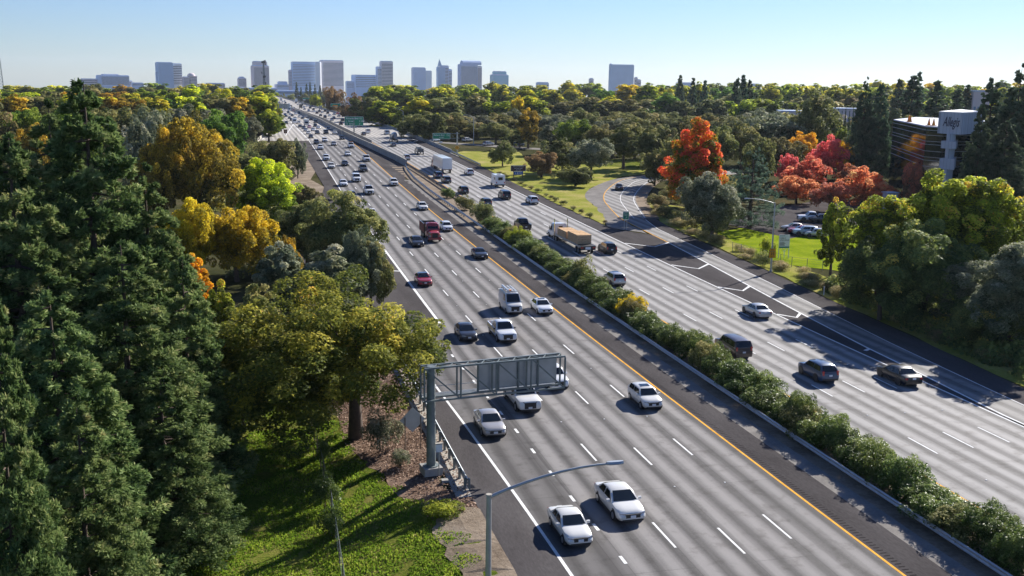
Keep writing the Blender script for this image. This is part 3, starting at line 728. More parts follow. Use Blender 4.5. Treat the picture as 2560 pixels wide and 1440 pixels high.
LM = dict(
    redwood=leafmat('needles_redwood', [(0.1, (0.02, 0.035, 0.011)), (0.45, (0.05, 0.074, 0.024)), (0.8, (0.095, 0.115, 0.04)), (1, (0.145, 0.14, 0.06))], 0.2, val=.14, hue=.008, k=2.80),
    conif=leafmat('needles_dark', [(0.1, (0.016, 0.03, 0.016)), (0.5, (0.034, 0.055, 0.028)), (0.9, (0.065, 0.085, 0.05))], .15, k=2.60),
    cedar=leafmat('needles_cedar', [(0.1, (0.025, 0.045, 0.03)), (0.5, (0.055, 0.085, 0.055)), (0.9, (0.1, 0.125, 0.085))], .2, k=2.70),
    oak=leafmat('leaves_dark_oak', [(0.1, (0.032, 0.04, 0.013)), (0.45, (0.072, 0.076, 0.024)), (0.8, (0.135, 0.125, 0.045)), (1, (0.19, 0.16, 0.07))], .28, hue=.025, val=.22, k=3.0),
    oakgrey=leafmat('leaves_grey_oak', [(0.1, (0.04, 0.05, 0.026)), (0.45, (0.1, 0.11, 0.062)), (0.8, (0.19, 0.185, 0.12)), (1, (0.27, 0.25, 0.18))], .2, k=2.30),
    olive=leafmat('leaves_olive_yellow', [(0.08, (0.035, 0.048, 0.012)), (0.4, (0.09, 0.1, 0.018)), (0.7, (0.19, 0.175, 0.028)), (0.95, (0.32, 0.265, 0.04)), (1, (0.36, 0.23, 0.05))], .38, hue=.0, val=.0, k=2.4),
    lime=leafmat('leaves_lime', [(0.1, (0.06, 0.1, 0.012)), (0.4, (0.16, 0.22, 0.018)), (0.7, (0.36, 0.4, 0.02)), (1, (0.56, 0.52, 0.03))], .4, hue=.0, val=.05, k=1.90),
    gold=leafmat('leaves_gold', [(0.05, (0.1, 0.1, 0.015)), (0.35, (0.29, 0.225, 0.022)), (0.65, (0.5, 0.37, 0.022)), (1, (0.6, 0.43, 0.03))], 0.42, hue=.01, val=.08, k=1.75),
    orange=leafmat('leaves_orange', [(0.05, (0.25, 0.15, 0.015)), (0.4, (0.55, 0.31, 0.02)), (0.75, (0.68, 0.4, 0.025)), (1, (0.75, 0.48, 0.05))], 0.42, hue=.008, val=.08, k=1.4),
    plane=leafmat('leaves_plane_brown', [(0.08, (0.055, 0.055, 0.014)), (0.4, (0.17, 0.125, 0.022)), (0.7, (0.36, 0.245, 0.028)), (1, (0.5, 0.36, 0.035))], 0.36, hue=.012, val=.12, k=1.75),
    brown=leafmat('leaves_brown', [(0.1, (0.06, 0.045, 0.025)), (0.5, (0.15, 0.098, 0.045)), (0.9, (0.24, 0.15, 0.07))], .3, hue=.012, k=2.20),
    cotton=leafmat('leaves_cottonwood', [(0.08, (0.04, 0.06, 0.014)), (0.35, (0.085, 0.11, 0.016)), (0.65, (0.22, 0.23, 0.022)), (0.9, (0.4, 0.36, 0.028)), (1, (0.5, 0.4, 0.04))], .38, hue=.022, val=.18, k=2.30),
    green=leafmat('leaves_mid_green', [(0.1, (0.035, 0.06, 0.012)), (0.5, (0.085, 0.13, 0.02)), (0.9, (0.18, 0.22, 0.03))], .33, k=2.30),
    maple=leafmat('leaves_maple_red', [(0.05, (0.12, 0.15, 0.015)), (0.22, (0.3, 0.25, 0.02)), (0.36, (0.55, 0.26, 0.03)), (0.5, (0.68, 0.15, 0.04)), (0.66, (0.75, 0.1, 0.07)), (0.82, (0.75, 0.16, 0.07)), (0.93, (0.75, 0.3, 0.03)), (1, (0.75, 0.45, 0.04))], .5, hue=.0, val=.0, k=1.35),
    red=leafmat('leaves_coral_red', [(0.05, (0.2, 0.11, 0.05)), (0.35, (0.55, 0.17, 0.085)), (0.65, (0.85, 0.26, 0.14)), (1, (0.9, 0.42, 0.2))], .5, hue=.012, val=.08, k=1.60),
    pink=leafmat('leaves_crimson', [(0.05, (0.3, 0.1, 0.07)), (0.4, (0.7, 0.13, 0.12)), (1, (0.88, 0.2, 0.2))], .5, hue=.005, val=.05, k=1.60),
    rust=leafmat('leaves_rust', [(0.05, (0.1, 0.06, 0.035)), (0.5, (0.27, 0.1, 0.055)), (1, (0.42, 0.16, 0.08))], .35, hue=.01, val=.1, k=2.50),
    turn=leafmat('leaves_turning', [(0.08, (0.05, 0.06, 0.015)), (0.4, (0.12, 0.14, 0.02)), (0.65, (0.24, 0.27, 0.03)), (0.9, (0.38, 0.36, 0.04)), (1, (0.42, 0.25, 0.05))], .42, hue=.005, val=.1, k=2.0),
    hedge=leafmat('leaves_oleander', [(0.1, (0.03, 0.048, 0.012)), (0.45, (0.07, 0.1, 0.024)), (0.8, (0.13, 0.155, 0.04)), (1, (0.19, 0.205, 0.065))], .25, rough=.4, hue=.012, val=.2, spec=.12, k=2.00),
    yellowb=leafmat('leaves_yellow_bush', [(0.1, (0.2, 0.17, 0.015)), (0.5, (0.48, 0.36, 0.02)), (1, (0.66, 0.5, 0.03))], .4, hue=.0, val=.0, k=1.35),
    limeb=leafmat('leaves_lime_bush', [(0.1, (0.1, 0.13, 0.015)), (0.5, (0.22, 0.25, 0.025)), (1, (0.38, 0.36, 0.05))], .35, hue=.0, val=.0, k=1.70),
    weed=leafmat('weeds_tan', [(0.1, (0.1, 0.1, 0.035)), (0.5, (0.24, 0.21, 0.09)), (1, (0.46, 0.36, 0.19))], .3, hue=.02, val=.2, k=1.60),
    willow=leafmat('leaves_willow_grey', [(0.1, (0.05, 0.06, 0.03)), (0.45, (0.12, 0.13, 0.075)), (0.8, (0.2, 0.2, 0.13)), (1, (0.28, 0.26, 0.19))], .3, hue=.01, val=.1, k=2.4),
    vine=leafmat('leaves_vine', [(0.1, (0.035, 0.045, 0.016)), (0.5, (0.075, 0.088, 0.026)), (0.8, (0.14, 0.14, 0.04)), (1, (0.28, 0.2, 0.05))], .3, hue=.02, val=.15, k=2.9),
    blade=leafmat('grass_blades', [(0.1, (0.06, 0.11, 0.012)), (0.5, (0.13, 0.2, 0.018)), (0.8, (0.22, 0.26, 0.035)), (1, (0.34, 0.3, 0.12))], .35, hue=.0, val=.0, k=1.60),
    deadleaf=leafmat('fallen_leaves_brown', [(0.1, (0.1, 0.06, 0.045)), (0.5, (0.25, 0.165, 0.12)), (1, (0.46, 0.34, 0.26))], .15, hue=.0, val=.0, k=1.50),
)
TR = rng(5)
def plant(name, var, mat, x, y, H, R, label, cat, group=None, z=None, rz=None, bk=None):
    crown, trunk, R0, H0 = VAR[var]
    z = (gz(y, x) if z is None else z) - .03
    root = empty(name, (x, y, z), TR.uniform(0, 6.28) if rz is None else rz, label, cat, group, (R / R0, R / R0 * TR.uniform(.92, 1.08), H / H0))
    obj('trunk', trunk, root, bk or bark)
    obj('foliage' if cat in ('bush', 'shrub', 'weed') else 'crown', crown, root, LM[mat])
    return root

def tree(name, var, mat, px, top, dist, w, label, group=None, cat='tree', bk=None):
    """a tree whose crown top shows at (px, top) and whose crown is w pixels wide, dist metres away"""
    x, y = azpos(px, dist, top)
    H = max(2.0, zat(px, top, dist) - gz(y, x)); R = w * .56 * dist / FPX
    return plant(name, var, mat, x, y, H, R, label, cat, group, bk=bk)

# left roadside: tall conifers
for i, (px, top, dist, w, va, lb) in enumerate([
        (207, 192, 78, 430, 1, 'tallest dark green conifer on the left, its spire on the skyline'),
        (120, 262, 88, 360, 2, 'tall dark conifer just left of the tallest left conifer'),
        (20, 330, 74, 420, 3, 'tall dark conifer at the left edge of the picture below the skyline'),
        (360, 420, 80, 360, 2, 'green conifer right of the tallest left conifer, beside the golden trees'),
        (455, 640, 74, 270, 3, 'shorter green conifer at the right end of the left conifer stand'),
        (300, 600, 66, 460, 1, 'broad green conifer in the middle of the left conifer stand'),
        (120, 700, 58, 430, 2, 'broad green conifer low in the left conifer stand'),
        (-20, 735, 44, 300, 3, 'nearest conifer cut by the left edge with bright upturned plumes'),
        (400, 940, 62, 330, 1, 'low green conifer above the shaded lawn at bottom left'),
        (190, 1010, 49, 380, 3, 'near conifer filling the bottom left corner')]):
    tree('conifer_tree', 'redwood%d' % va, 'redwood', px, top, dist, w, lb)
# left roadside: broadleaf trees, near to far
x, y = 6.75, 75.6
plant('shade_tree', 'umbrella', 'olive', 7.2, 78.6, 13.7, 10.4, 'large olive yellow shade tree with bare trunk beside the sign gantry', 'tree', rz=.25)
for name, va, ma, px, top, dist, w, lb in [
        ('oak_tree', 'near_round1', 'oak', 860, 476, 142, 215, 'dark dome oak beside the left carriageway behind the olive yellow tree'),
        ('oak_tree', 'near_round2', 'oak', 765, 500, 150, 170, 'dark oak left of the dome oak at the left roadside'),
        ('oak_tree', 'near_round3', 'oakgrey', 905, 560, 122, 130, 'grey green oak overhanging the left gore line'),
        ('oak_tree', 'near_round1', 'oak', 925, 600, 122, 120, 'dark oak at the gore line just above the olive yellow shade tree'),
        ('grey_tree', 'mid_tall1', 'oakgrey', 700, 600, 118, 150, 'upright grey green tree right of the golden trees'),
        ('grey_tree', 'mid_tall2', 'oakgrey', 820, 600, 116, 190, 'grey green tree directly behind the olive yellow shade tree'),
        ('grey_tree', 'mid_tall3', 'oak', 640, 700, 98, 170, 'dull green tree between the conifers and the olive yellow shade tree'),
        ('oak_tree', 'near_round2', 'oak', 640, 790, 92, 210, 'dark bushy tree left of the olive yellow shade tree, upper of two'),
        ('oak_tree', 'near_round1', 'oak', 700, 850, 96, 220, 'dark bushy tree behind the trunk of the olive yellow shade tree'),
        ('oak_tree', 'near_round3', 'oak', 600, 880, 84, 150, 'dark bushy tree left of the olive yellow shade tree, lower of two'),
        ('golden_tree', 'near_round2', 'gold', 470, 492, 137, 165, 'golden yellow tree beside the left conifers, left of its twin'),
        ('golden_tree', 'near_round3', 'gold', 585, 500, 140, 185, 'golden yellow tree left of the dark roadside oaks'),
        ('orange_tree', 'mid_tall1', 'orange', 478, 630, 118, 105, 'bright orange leaved tree against the left conifers'),
        ('golden_tree', 'mid_tall2', 'turn', 545, 690, 104, 110, 'thin yellow green tree in the gap beside the left conifers'),
        ('orange_tree', 'mid_round3', 'plane', 722, 570, 128, 62, 'small orange brown tree between the dark left oaks'),
        ('lime_tree', 'near_round1', 'lime', 648, 393, 192, 190, 'bright lime green tree on the left, below the brown plane tree'),
        ('plane_tree', 'near_round3', 'plane', 490, 272, 190, 215, 'large brown and orange plane tree behind the golden trees'),
        ('plane_tree', 'near_round2', 'plane', 395, 320, 185, 150, 'brown and green plane tree left of the larger plane tree'),
        ('oak_tree', 'mid_round1', 'oak', 690, 336, 262, 110, 'dark oak hiding the start of the left bridge ramp'),
        ('oak_tree', 'mid_round2', 'oakgrey', 742, 345, 268, 45, 'small reddish green oak beside the left shoulder'),
        ('oak_tree', 'mid_round3', 'oak', 610, 372, 250, 130, 'dark oak behind the lime green tree'),
        ('oak_tree', 'mid_round1', 'oak', 760, 455, 205, 90, 'dark low oak above the left shoulder near the lime tree'),
        ('grey_tree', 'mid_round2', 'oakgrey', 340, 288, 230, 105, 'grey green tree left of the brown plane trees'),
        ('grey_tree', 'mid_round3', 'oakgrey', 607, 283, 350, 90, 'pale grey green tree left of the far lattice sign'),
        ('orange_tree', 'mid_round1', 'plane', 75, 290, 250, 90, 'small orange tree between the tall left conifers')]:
    tree(name, va, ma, px, top, dist, w, lb)
# far left treeline
G1 = 'treeline left of the freeway'
rt = rng(77)
MARKS = [(0, 'left radio mast'), (110, 'tall left conifers'), (207, 'tallest left conifer'), (285, 'wide grey tower block'), (345, 'low grey block'), (425, 'glass tower'), (475, 'domed tower'), (540, 'low far roofs'), (605, 'small far block'), (655, 'antenna mast'),
         (905, 'russet trees'), (960, 'crown tower'), (1050, 'pale twin block'), (1110, 'spired tower'), (1175, 'vaulted tower'), (1248, 'green glass tower'), (1322, 'orange brown tree'), (1436, 'green dome tree'), (1500, 'small pinkish turret'), (1552, 'lone glass slab tower'), (1595, 'small stepped block'), (1640, 'dark oak by the ramp'),
         (1701, 'slim skyline conifers'), (1745, 'red maple'), (1850, 'skyline conifer cluster'), (1930, 'olive brown oak'), (2030, 'large dark oak'), (2110, 'row of cypresses'), (2185, 'twin dark conifers'), (2280, 'left end of the office'), (2380, 'white office block'), (2485, 'dark right conifers'), (2556, 'right picture edge')]
USED = {}
def tl_label(kind, px, row):
    mk = min(MARKS, key=lambda q: abs(q[0] - px)); sd = 'below' if abs(mk[0] - px) < 18 else ('left of' if px < mk[0] else 'right of')
    lb = '%s in the %s treeline row, %s the %s' % (kind, ('front', 'middle', 'back', 'farthest')[row], sd, mk[1])
    USED[lb] = USED.get(lb, 0) + 1
    return lb if USED[lb] == 1 else lb + (', taller neighbour' if USED[lb] == 2 else ', lesser neighbour')
KN = {'cotton': 'yellow green cottonwood', 'green': 'green broadleaf tree', 'oak': 'dark oak', 'plane': 'brownish tree', 'oakgrey': 'grey green oak', 'gold': 'golden tree'}
for i in range(72):
    row = i % 4
    px = -60 + 750 * ((i // 4) + rt.uniform(-.3, .3)) / 18
    dist = (300, 430, 600, 1000)[row] * rt.uniform(.9, 1.12)
    if px > 560 and row == 0: continue
    top = (258, 232, 215, 208)[row] + rt.uniform(-8, 7)
    ma = rt.choice(['cotton', 'cotton', 'cotton', 'green', 'oak', 'plane'] if row else ['oak', 'oak', 'green', 'oakgrey'])
    tree('treeline_tree', ('far_tall%d' if row else 'mid_round%d') % (1 + i % 3), ma, px, top, dist, (120, 105, 84, 70)[row] * rt.uniform(.85, 1.25), tl_label(KN[ma], px, row), G1)
for px, top, dist, w, lb in [(640, 222, 440, 120, 'big yellow green tree at the left end of the bridge'), (560, 216, 470, 110, 'tall yellow green tree left of the bridge tree'), (670, 268, 400, 70, 'yellow green tree above the far lattice sign')]:
    tree('cottonwood_tree', 'mid_tall%d' % (1 + int(px) % 3), 'cotton', px, top, dist, w, lb)
# right side, individual trees
for name, va, ma, px, top, dist, w, lb in [
        ('brown_tree', 'mid_round1', 'brown', 832, 207, 800, 62, 'tall russet brown tree beside the far bridge end'),
        ('brown_tree', 'mid_round2', 'brown', 887, 232, 650, 78, 'russet brown tree above the small green far sign'),
        ('cottonwood_tree', 'mid_round3', 'cotton', 788, 229, 950, 34, 'small bright green tree at the right end of the distant road'),
        ('maple_tree', 'maple', 'maple', 1745, 284, 214, 172, 'tall red, orange and yellow maple beside the exit ramp'),
        ('grey_tree', 'near_round2', 'oakgrey', 1788, 430, 178, 168, 'rounded grey green tree in front of the red maple'),
        ('cedar_tree', 'cedar1', 'cedar', 1885, 372, 196, 165, 'dark blue green cedar right of the red maple'),
        ('lawn_oak', 'mid_round2', 'oak', 1257, 350, 304, 66, 'lone round oak on the grass by the guardrail'),
        ('oak_tree', 'mid_round1', 'brown', 1355, 372, 276, 98, 'brownish oak behind the brown park sign'),
        ('grey_tree', 'mid_round3', 'oakgrey', 1480, 335, 276, 125, 'pale grey oak left of the exit ramp loop'),
        ('oak_tree', 'mid_round2', 'oak', 1408, 342, 290, 110, 'dark oak between the brownish and the pale grey oak'),
        ('dark_shrub_tree', 'mid_round1', 'oak', 1440, 412, 256, 108, 'low dark green tree in front of the pale grey oak'),
        ('green_dome_tree', 'mid_round3', 'green', 1436, 288, 345, 112, 'smooth green dome tree above the pale grey oak'),
        ('oak_tree', 'mid_round1', 'oakgrey', 1535, 286, 350, 130, 'brown green oak right of the green dome tree'),
        ('oak_tree', 'mid_tall2', 'oak', 1562, 305, 305, 105, 'tall trunked oak standing on the park grass beyond the ramp'),
        ('oak_tree', 'mid_tall3', 'oak', 1622, 318, 298, 95, 'dark oak between the park grass and the red maple'),
        ('oak_tree', 'mid_round2', 'oak', 1640, 372, 262, 84, 'dark oak overhanging the far end of the exit ramp'),
        ('golden_tree', 'mid_tall1', 'plane', 1322, 268, 375, 75, 'orange brown tree in the dark trees above the lone lawn oak'),
        ('golden_tree', 'far_tall1', 'gold', 1292, 236, 520, 52, 'yellow tree in the right treeline above the orange brown tree'),
        ('oak_tree', 'mid_round3', 'oak', 1690, 325, 260, 90, 'dark oak left of the red maple'),
        ('oak_tree', 'mid_round3', 'oak', 1860, 290, 300, 120, 'dark oak behind the right side of the red maple'),
        ('oak_tree', 'mid_round1', 'oakgrey', 1930, 262, 335, 170, 'large olive brown oak left of the coral trees'),
        ('oak_tree', 'mid_round2', 'oak', 2030, 222, 345, 150, 'large dark oak above the coral trees'),
        ('oak_tree', 'mid_round1', 'oak', 1962, 330, 285, 110, 'dark oak immediately left of the coral trees'),
        ('crimson_tree', 'mid_round2', 'pink', 2072, 336, 288, 95, 'crimson pink tree, brightest of the autumn group'),
        ('coral_tree', 'mid_round1', 'orange', 2010, 318, 320, 85, 'orange topped tree behind the crimson tree'),
        ('coral_tree', 'mid_round3', 'orange', 2112, 342, 300, 60, 'orange tree right of the crimson tree'),
        ('green_tree', 'mid_round3', 'green', 2105, 308, 345, 62, 'small green tree above the orange tree of the autumn group'),
        ('coral_tree', 'mid_round2', 'red', 2020, 388, 262, 110, 'coral red tree in the middle of the autumn group'),
        ('coral_tree', 'mid_round3', 'pink', 1972, 376, 270, 60, 'small red tree at the left end of the autumn group'),
        ('coral_tree', 'mid_round1', 'red', 1995, 432, 238, 110, 'coral red tree low at the left of the autumn group'),
        ('coral_tree', 'mid_round2', 'red', 2168, 415, 232, 130, 'orange red tree at the right end of the autumn group'),
        ('rust_tree', 'mid_round3', 'rust', 2078, 446, 226, 95, 'dull rust coloured tree in front of the autumn group'),
        ('rust_tree', 'mid_tall2', 'rust', 2128, 404, 262, 70, 'rust and green tree between the coral and the orange red tree'),
        ('rust_tree', 'mid_round1', 'rust', 2305, 380, 232, 75, 'rust topped tree in front of the glass office building'),
        ('slender_tree', 'mid_tall1', 'turn', 2090, 490, 152, 88, 'slender yellow green tree at the edge of the bright lawn'),
        ('roadside_tree', 'near_tall1', 'turn', 2215, 478, 134, 215, 'yellow green tree left of the tallest right roadside tree'),
        ('roadside_tree', 'near_tall2', 'turn', 2350, 405, 132, 260, 'tallest yellow green tree on the right roadside below the office building'),
        ('roadside_tree', 'near_tall1', 'turn', 2470, 432, 134, 220, 'yellow green tree right of the tallest right roadside tree'),
        ('vine_tree', 'near_round1', 'vine', 2330, 545, 125, 290, 'vine covered dark tree below the tallest right roadside tree'),
        ('vine_tree', 'near_round3', 'vine', 2215, 590, 126, 190, 'dark vine covered tree beside the bright lawn'),
        ('willow_tree', 'near_tall2', 'willow', 2435, 640, 122, 190, 'grey leaved willow at the right roadside'),
        ('willow_tree', 'near_tall1', 'willow', 2548, 600, 115, 210, 'grey leaved willow cut by the right edge'),
        ('vine_tree', 'near_round2', 'vine', 2480, 740, 116, 200, 'dark bushy tree at the right edge above the shoulder'),
        ('golden_tree', 'mid_round1', 'gold', 2552, 466, 172, 110, 'golden tree at the right edge below the dark conifers'),
        ('conifer_tree', 'redwood2', 'conif', 2168, 196, 300, 85, 'dark conifer left of its twin, left of the office building'),
        ('conifer_tree', 'redwood3', 'conif', 2206, 206, 298, 80, 'dark conifer next to the office building, right of its twin'),
        ('conifer_tree', 'redwood1', 'conif', 2485, 192, 240, 130, 'dark conifer right of the office building'),
        ('conifer_tree', 'redwood2', 'conif', 2556, 165, 235, 150, 'tallest dark conifer at the right edge'),
        ('conifer_tree', 'redwood3', 'conif', 2458, 262, 212, 95, 'shorter dark conifer in front of the office building'),
        ('conifer_tree', 'redwood1', 'conif', 2520, 300, 215, 140, 'dark conifer low at the right edge behind the golden tree'),
        ('conifer_tree', 'far_conifer1', 'conif', 2285, 192, 420, 95, 'conifer behind the office building, leftmost'),
        ('conifer_tree', 'far_conifer2', 'conif', 2345, 204, 410, 95, 'conifer behind the middle of the office building'),
        ('conifer_tree', 'far_conifer1', 'conif', 2395, 226, 400, 80, 'conifer behind the right half of the office building'),
        ('conifer_tree', 'far_conifer2', 'conif', 2300, 182, 560, 50, 'distant slim conifer above the office roof')]:
    tree(name, va, ma, px, top, dist, w, lb)
for i, (px, top, dist, w) in enumerate([(1701, 190, 620, 26), (1733, 196, 600, 30), (1763, 203, 640, 26), (1845, 197, 560, 30), (1859, 190, 570, 34), (1876, 202, 575, 30), (1838, 206, 560, 26), (2250, 200, 520, 40), (2420, 214, 480, 40)]):
    tree('skyline_conifer', 'far_conifer%d' % (1 + i % 2), 'conif', px, top, dist, w * 1.5, 'slim dark conifer rising above the right treeline', 'skyline conifers of the right treeline')
for i in range(5):
    tree('cypress_tree', 'far_conifer%d' % (1 + i % 2), 'conif', 2096 + 9.5 * i, 272 + (i % 2) * 6, 385, 9, 'slim dark cypress in the row before the pale low building', 'row of cypresses')
# far right treeline
G2 = 'treeline right of the freeway'
for i in range(128):
    row = i % 4
    px = 925 + 1690 * ((i // 4) + rt.uniform(-.35, .35)) / 32
    dist = (430, 560, 740, 1100)[row] * rt.uniform(.92, 1.1)
    if row == 0 and px < 985: continue
    top = (276, 236, 208, 206)[row] + rt.uniform(-9, 8) - (5 if px > 1700 and row >= 2 else 0)
    if px < 1250 and row >= 2: top += 4
    ma = rt.choice(['cotton', 'cotton', 'cotton', 'cotton', 'green', 'gold'] if row >= 2 else (['cotton', 'cotton', 'oak', 'green', 'oak'] if row == 1 else ['oak', 'oak', 'oak', 'oakgrey']))
    tree('treeline_tree', ('far_tall%d' if row else 'mid_round%d') % (1 + i % 3), ma, px, top, dist, (120, 100, 84, 70)[row] * rt.uniform(.85, 1.25), tl_label(KN[ma], px, row), G2)
for i, (px, top, dist, w, ma) in enumerate([(1500, 300, 330, 95, 'oak'), (1590, 292, 340, 95, 'oak'), (1655, 300, 320, 90, 'oak'), (1690, 380, 250, 70, 'oak'), (1715, 290, 300, 100, 'oak'), (1800, 300, 290, 100, 'oak'), (1905, 330, 250, 90, 'oak'), (1385, 305, 350, 80, 'oakgrey'), (1240, 300, 400, 90, 'oak'), (1180, 300, 430, 90, 'oak'), (1300, 320, 380, 70, 'oak'), (2150, 330, 330, 110, 'oak'), (1985, 300, 350, 110, 'oak')]):
    tree('park_oak', 'mid_round%d' % (1 + i % 3), ma, px, top, dist, w, tl_label('dark oak' if ma == 'oak' else 'grey oak', px, 0).replace('in the front treeline row', 'behind the ramp'), 'oaks behind the exit ramp loop')
for i, (px, py, w) in enumerate([(1600, 520, 3.0), (1625, 545, 2.6), (1655, 560, 2.6), (1690, 575, 2.4), (1640, 505, 3.4), (1735, 590, 2.2), (1680, 520, 3.6)]):
    q_ = P(px, py); plant('ramp_shrub', 'shrub%d' % (1 + i % 2), 'oak', q_.x + 3.5, q_.y, w, w * 1.1, 'dark shrub in the row between the exit ramp and the red maple', 'shrub', 'shrubs beside the exit ramp')
# understorey closing the gaps beneath the trees
def undergrowth(name, n, area, seed, R, H, ma, label):
    """a belt of brush too dense to count"""
    r = rng(seed); Cs, Ns, tn = [], [], []
    for i in range(n):
        x, y = area(r); rr_ = R * r.uniform(.6, 1.3); hh = H * r.uniform(.6, 1.3); k = 260
        d = nrm(r.normal(size=(k, 3))); d[:, 2] = np.abs(d[:, 2])
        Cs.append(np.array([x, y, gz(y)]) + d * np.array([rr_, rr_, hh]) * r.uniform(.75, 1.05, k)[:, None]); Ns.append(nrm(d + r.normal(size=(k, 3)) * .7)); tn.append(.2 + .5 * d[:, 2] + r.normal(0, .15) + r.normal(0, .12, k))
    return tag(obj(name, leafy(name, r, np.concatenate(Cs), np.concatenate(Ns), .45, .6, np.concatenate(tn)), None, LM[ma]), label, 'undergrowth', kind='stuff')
undergrowth('undergrowth', 110, lambda r: (lambda t, u: (-60 + 68 * u, 100 + 270 * t))(r.uniform(), r.uniform()), 201, 2.6, 2.6, 'oak', 'dark brush under the trees left of the freeway')
undergrowth('undergrowth', 150, lambda r: (lambda t, u: (outR(56 + 66 * t) + 3.0 + 14 * u * u, 56 + 66 * t))(r.uniform(), r.uniform()), 202, 1.7, 1.8, 'vine', 'dark brush under the trees along the right shoulder')
undergrowth('undergrowth', 120, lambda r: (lambda t, u: (80 + 12 * t + 34 * u, 186 + 22 * t * (1 - u) + 62 * u - 6))(r.uniform(), r.uniform()), 203, 2.0, 2.2, 'oak', 'dark brush behind the exit ramp and the parking area')

# median hedge
G3 = 'oleander hedge in the median'
ONES = 'zeroth first second third fourth fifth sixth seventh eighth ninth tenth eleventh twelfth thirteenth fourteenth fifteenth sixteenth seventeenth eighteenth nineteenth'.split()
TENS = {2: 'twent', 3: 'thirt', 4: 'fort', 5: 'fift', 6: 'sixt', 7: 'sevent', 8: 'eight', 9: 'ninet'}
def ordinal(n): return ONES[n] if n < 20 else (TENS[n // 10] + 'ieth' if n % 10 == 0 else TENS[n // 10] + 'y-' + ONES[n % 10])
k = 0; y = 44.0
while y < 182:
    k += 1
    hh = (2.5 if y < 131 else 2.15) * TR.uniform(.75, 1.25)
    plant('oleander_bush', 'bush%d' % (1 + k % 3), 'oak' if k % 11 == 5 else 'hedge', 41.05 + TR.normal() * .25, y, hh, 2.1 * TR.uniform(.85, 1.18), 'oleander bush in the median hedge, %s from the bottom right corner' % ordinal(k), 'bush', G3)
    y += 1.75 * TR.uniform(.75, 1.2)
for px, base, H, R, va, ma, lb in [(1440, 722, 4.3, 1.9, 'shrub1', 'oak', 'small dark brown green tree standing in the median hedge'), (1538, 800, 3.0, 2.1, 'bush2', 'yellowb', 'bright yellow bush in the median hedge'),
                                   (1380, 690, 2.6, 2.5, 'bush1', 'hedge', 'wide green bush in the median left of the small dark tree'), (1335, 655, 2.5, 2.4, 'bush3', 'hedge', 'green bush in the median right of the lime green one'),
                                   (1280, 617, 3.3, 2.3, 'bush2', 'limeb', 'lime green bush in the median near the black pickup'), (1222, 585, 1.9, 1.7, 'bush1', 'hedge', 'small green bush in the median left of the lime green one'),
                                   (1205, 556, 3.6, 2.7, 'bush3', 'oak', 'tall dark bush in the median, tallest of the far three'), (1160, 525, 3.0, 2.2, 'bush2', 'oak', 'middle dark bush of the far three in the median'),
                                   (1115, 495, 2.4, 2.0, 'bush1', 'hedge', 'last green bush where the median hedge ends'), (1480, 755, 2.3, 2.1, 'bush3', 'hedge', 'green bush between the small dark tree and the yellow bush')]:
    p = P(px, base)
    plant('median_bush', va, ma, 41.2, p.y, H, R, lb, 'bush')
# shrubs, weeds
for i, (x, y, H, R, ma, lb) in enumerate([(8.6, 74.6, 3.0, 1.9, 'oakgrey', 'grey green shrub right of the shade tree trunk'), (4.1, 62.0, 1.9, 1.0, 'hedge', 'leafy shrub growing through the left wire fence, lower one'), (4.0, 66.5, 2.4, 1.3, 'hedge', 'leafy shrub growing through the left wire fence, upper one'),
        (9.6, 70.8, 1.2, .8, 'oakgrey', 'low grey shrub on the leaf litter beside the gantry'), (4.4, 74.0, 2.2, .7, 'hedge', 'thin shrub beside the shade tree trunk, left of it'), (10.9, 61.0, .9, 1.5, 'limeb', 'yellowish low plant at the foot of the gantry shadow'),
        (76.6, 146, 3.2, 1.5, 'limeb', 'tall bright shrub behind the yellow exit speed sign'), (72.8, 139.6, 2.2, 1.5, 'oak', 'dark shrub left of the yellow exit speed sign'), (82, 203, 2.6, 2.2, 'weed', 'tan bush at the inside of the exit ramp'), (17, 225, 2.2, 2.0, 'limeb', 'light green bush beside the left shoulder')]):
    plant('shrub', 'shrub%d' % (1 + i % 2), ma, x, y, H, R, lb, 'shrub')
G4 = 'small bushes along the grass edge'
for i in range(17):
    y = 186 + 6.0 * i + TR.uniform(-2, 2)
    plant('verge_bush', 'shrub%d' % (1 + i % 2), 'oak' if i % 3 else 'weed', float(np.interp(y, [182, 209, 246, 297], [63.4, 63.2, 63.9, 64.9])) + TR.uniform(-.2, .5), y, TR.uniform(.5, 1.0), TR.uniform(.6, 1.2), 'small dark bush in the row along the right shoulder and grass', 'bush', G4)
G5 = 'dry weeds on the right verge'
for i in range(46):
    y = 80 + 120 * TR.uniform() ** .9
    x = outR(y) + .8 + TR.uniform(0, 3.2)
    plant('weed_clump', 'weed%d' % (1 + i % 2), 'weed', x, y, TR.uniform(.7, 1.5), TR.uniform(.9, 1.9), 'clump of dry tan weeds on the right verge', 'weed', G5)

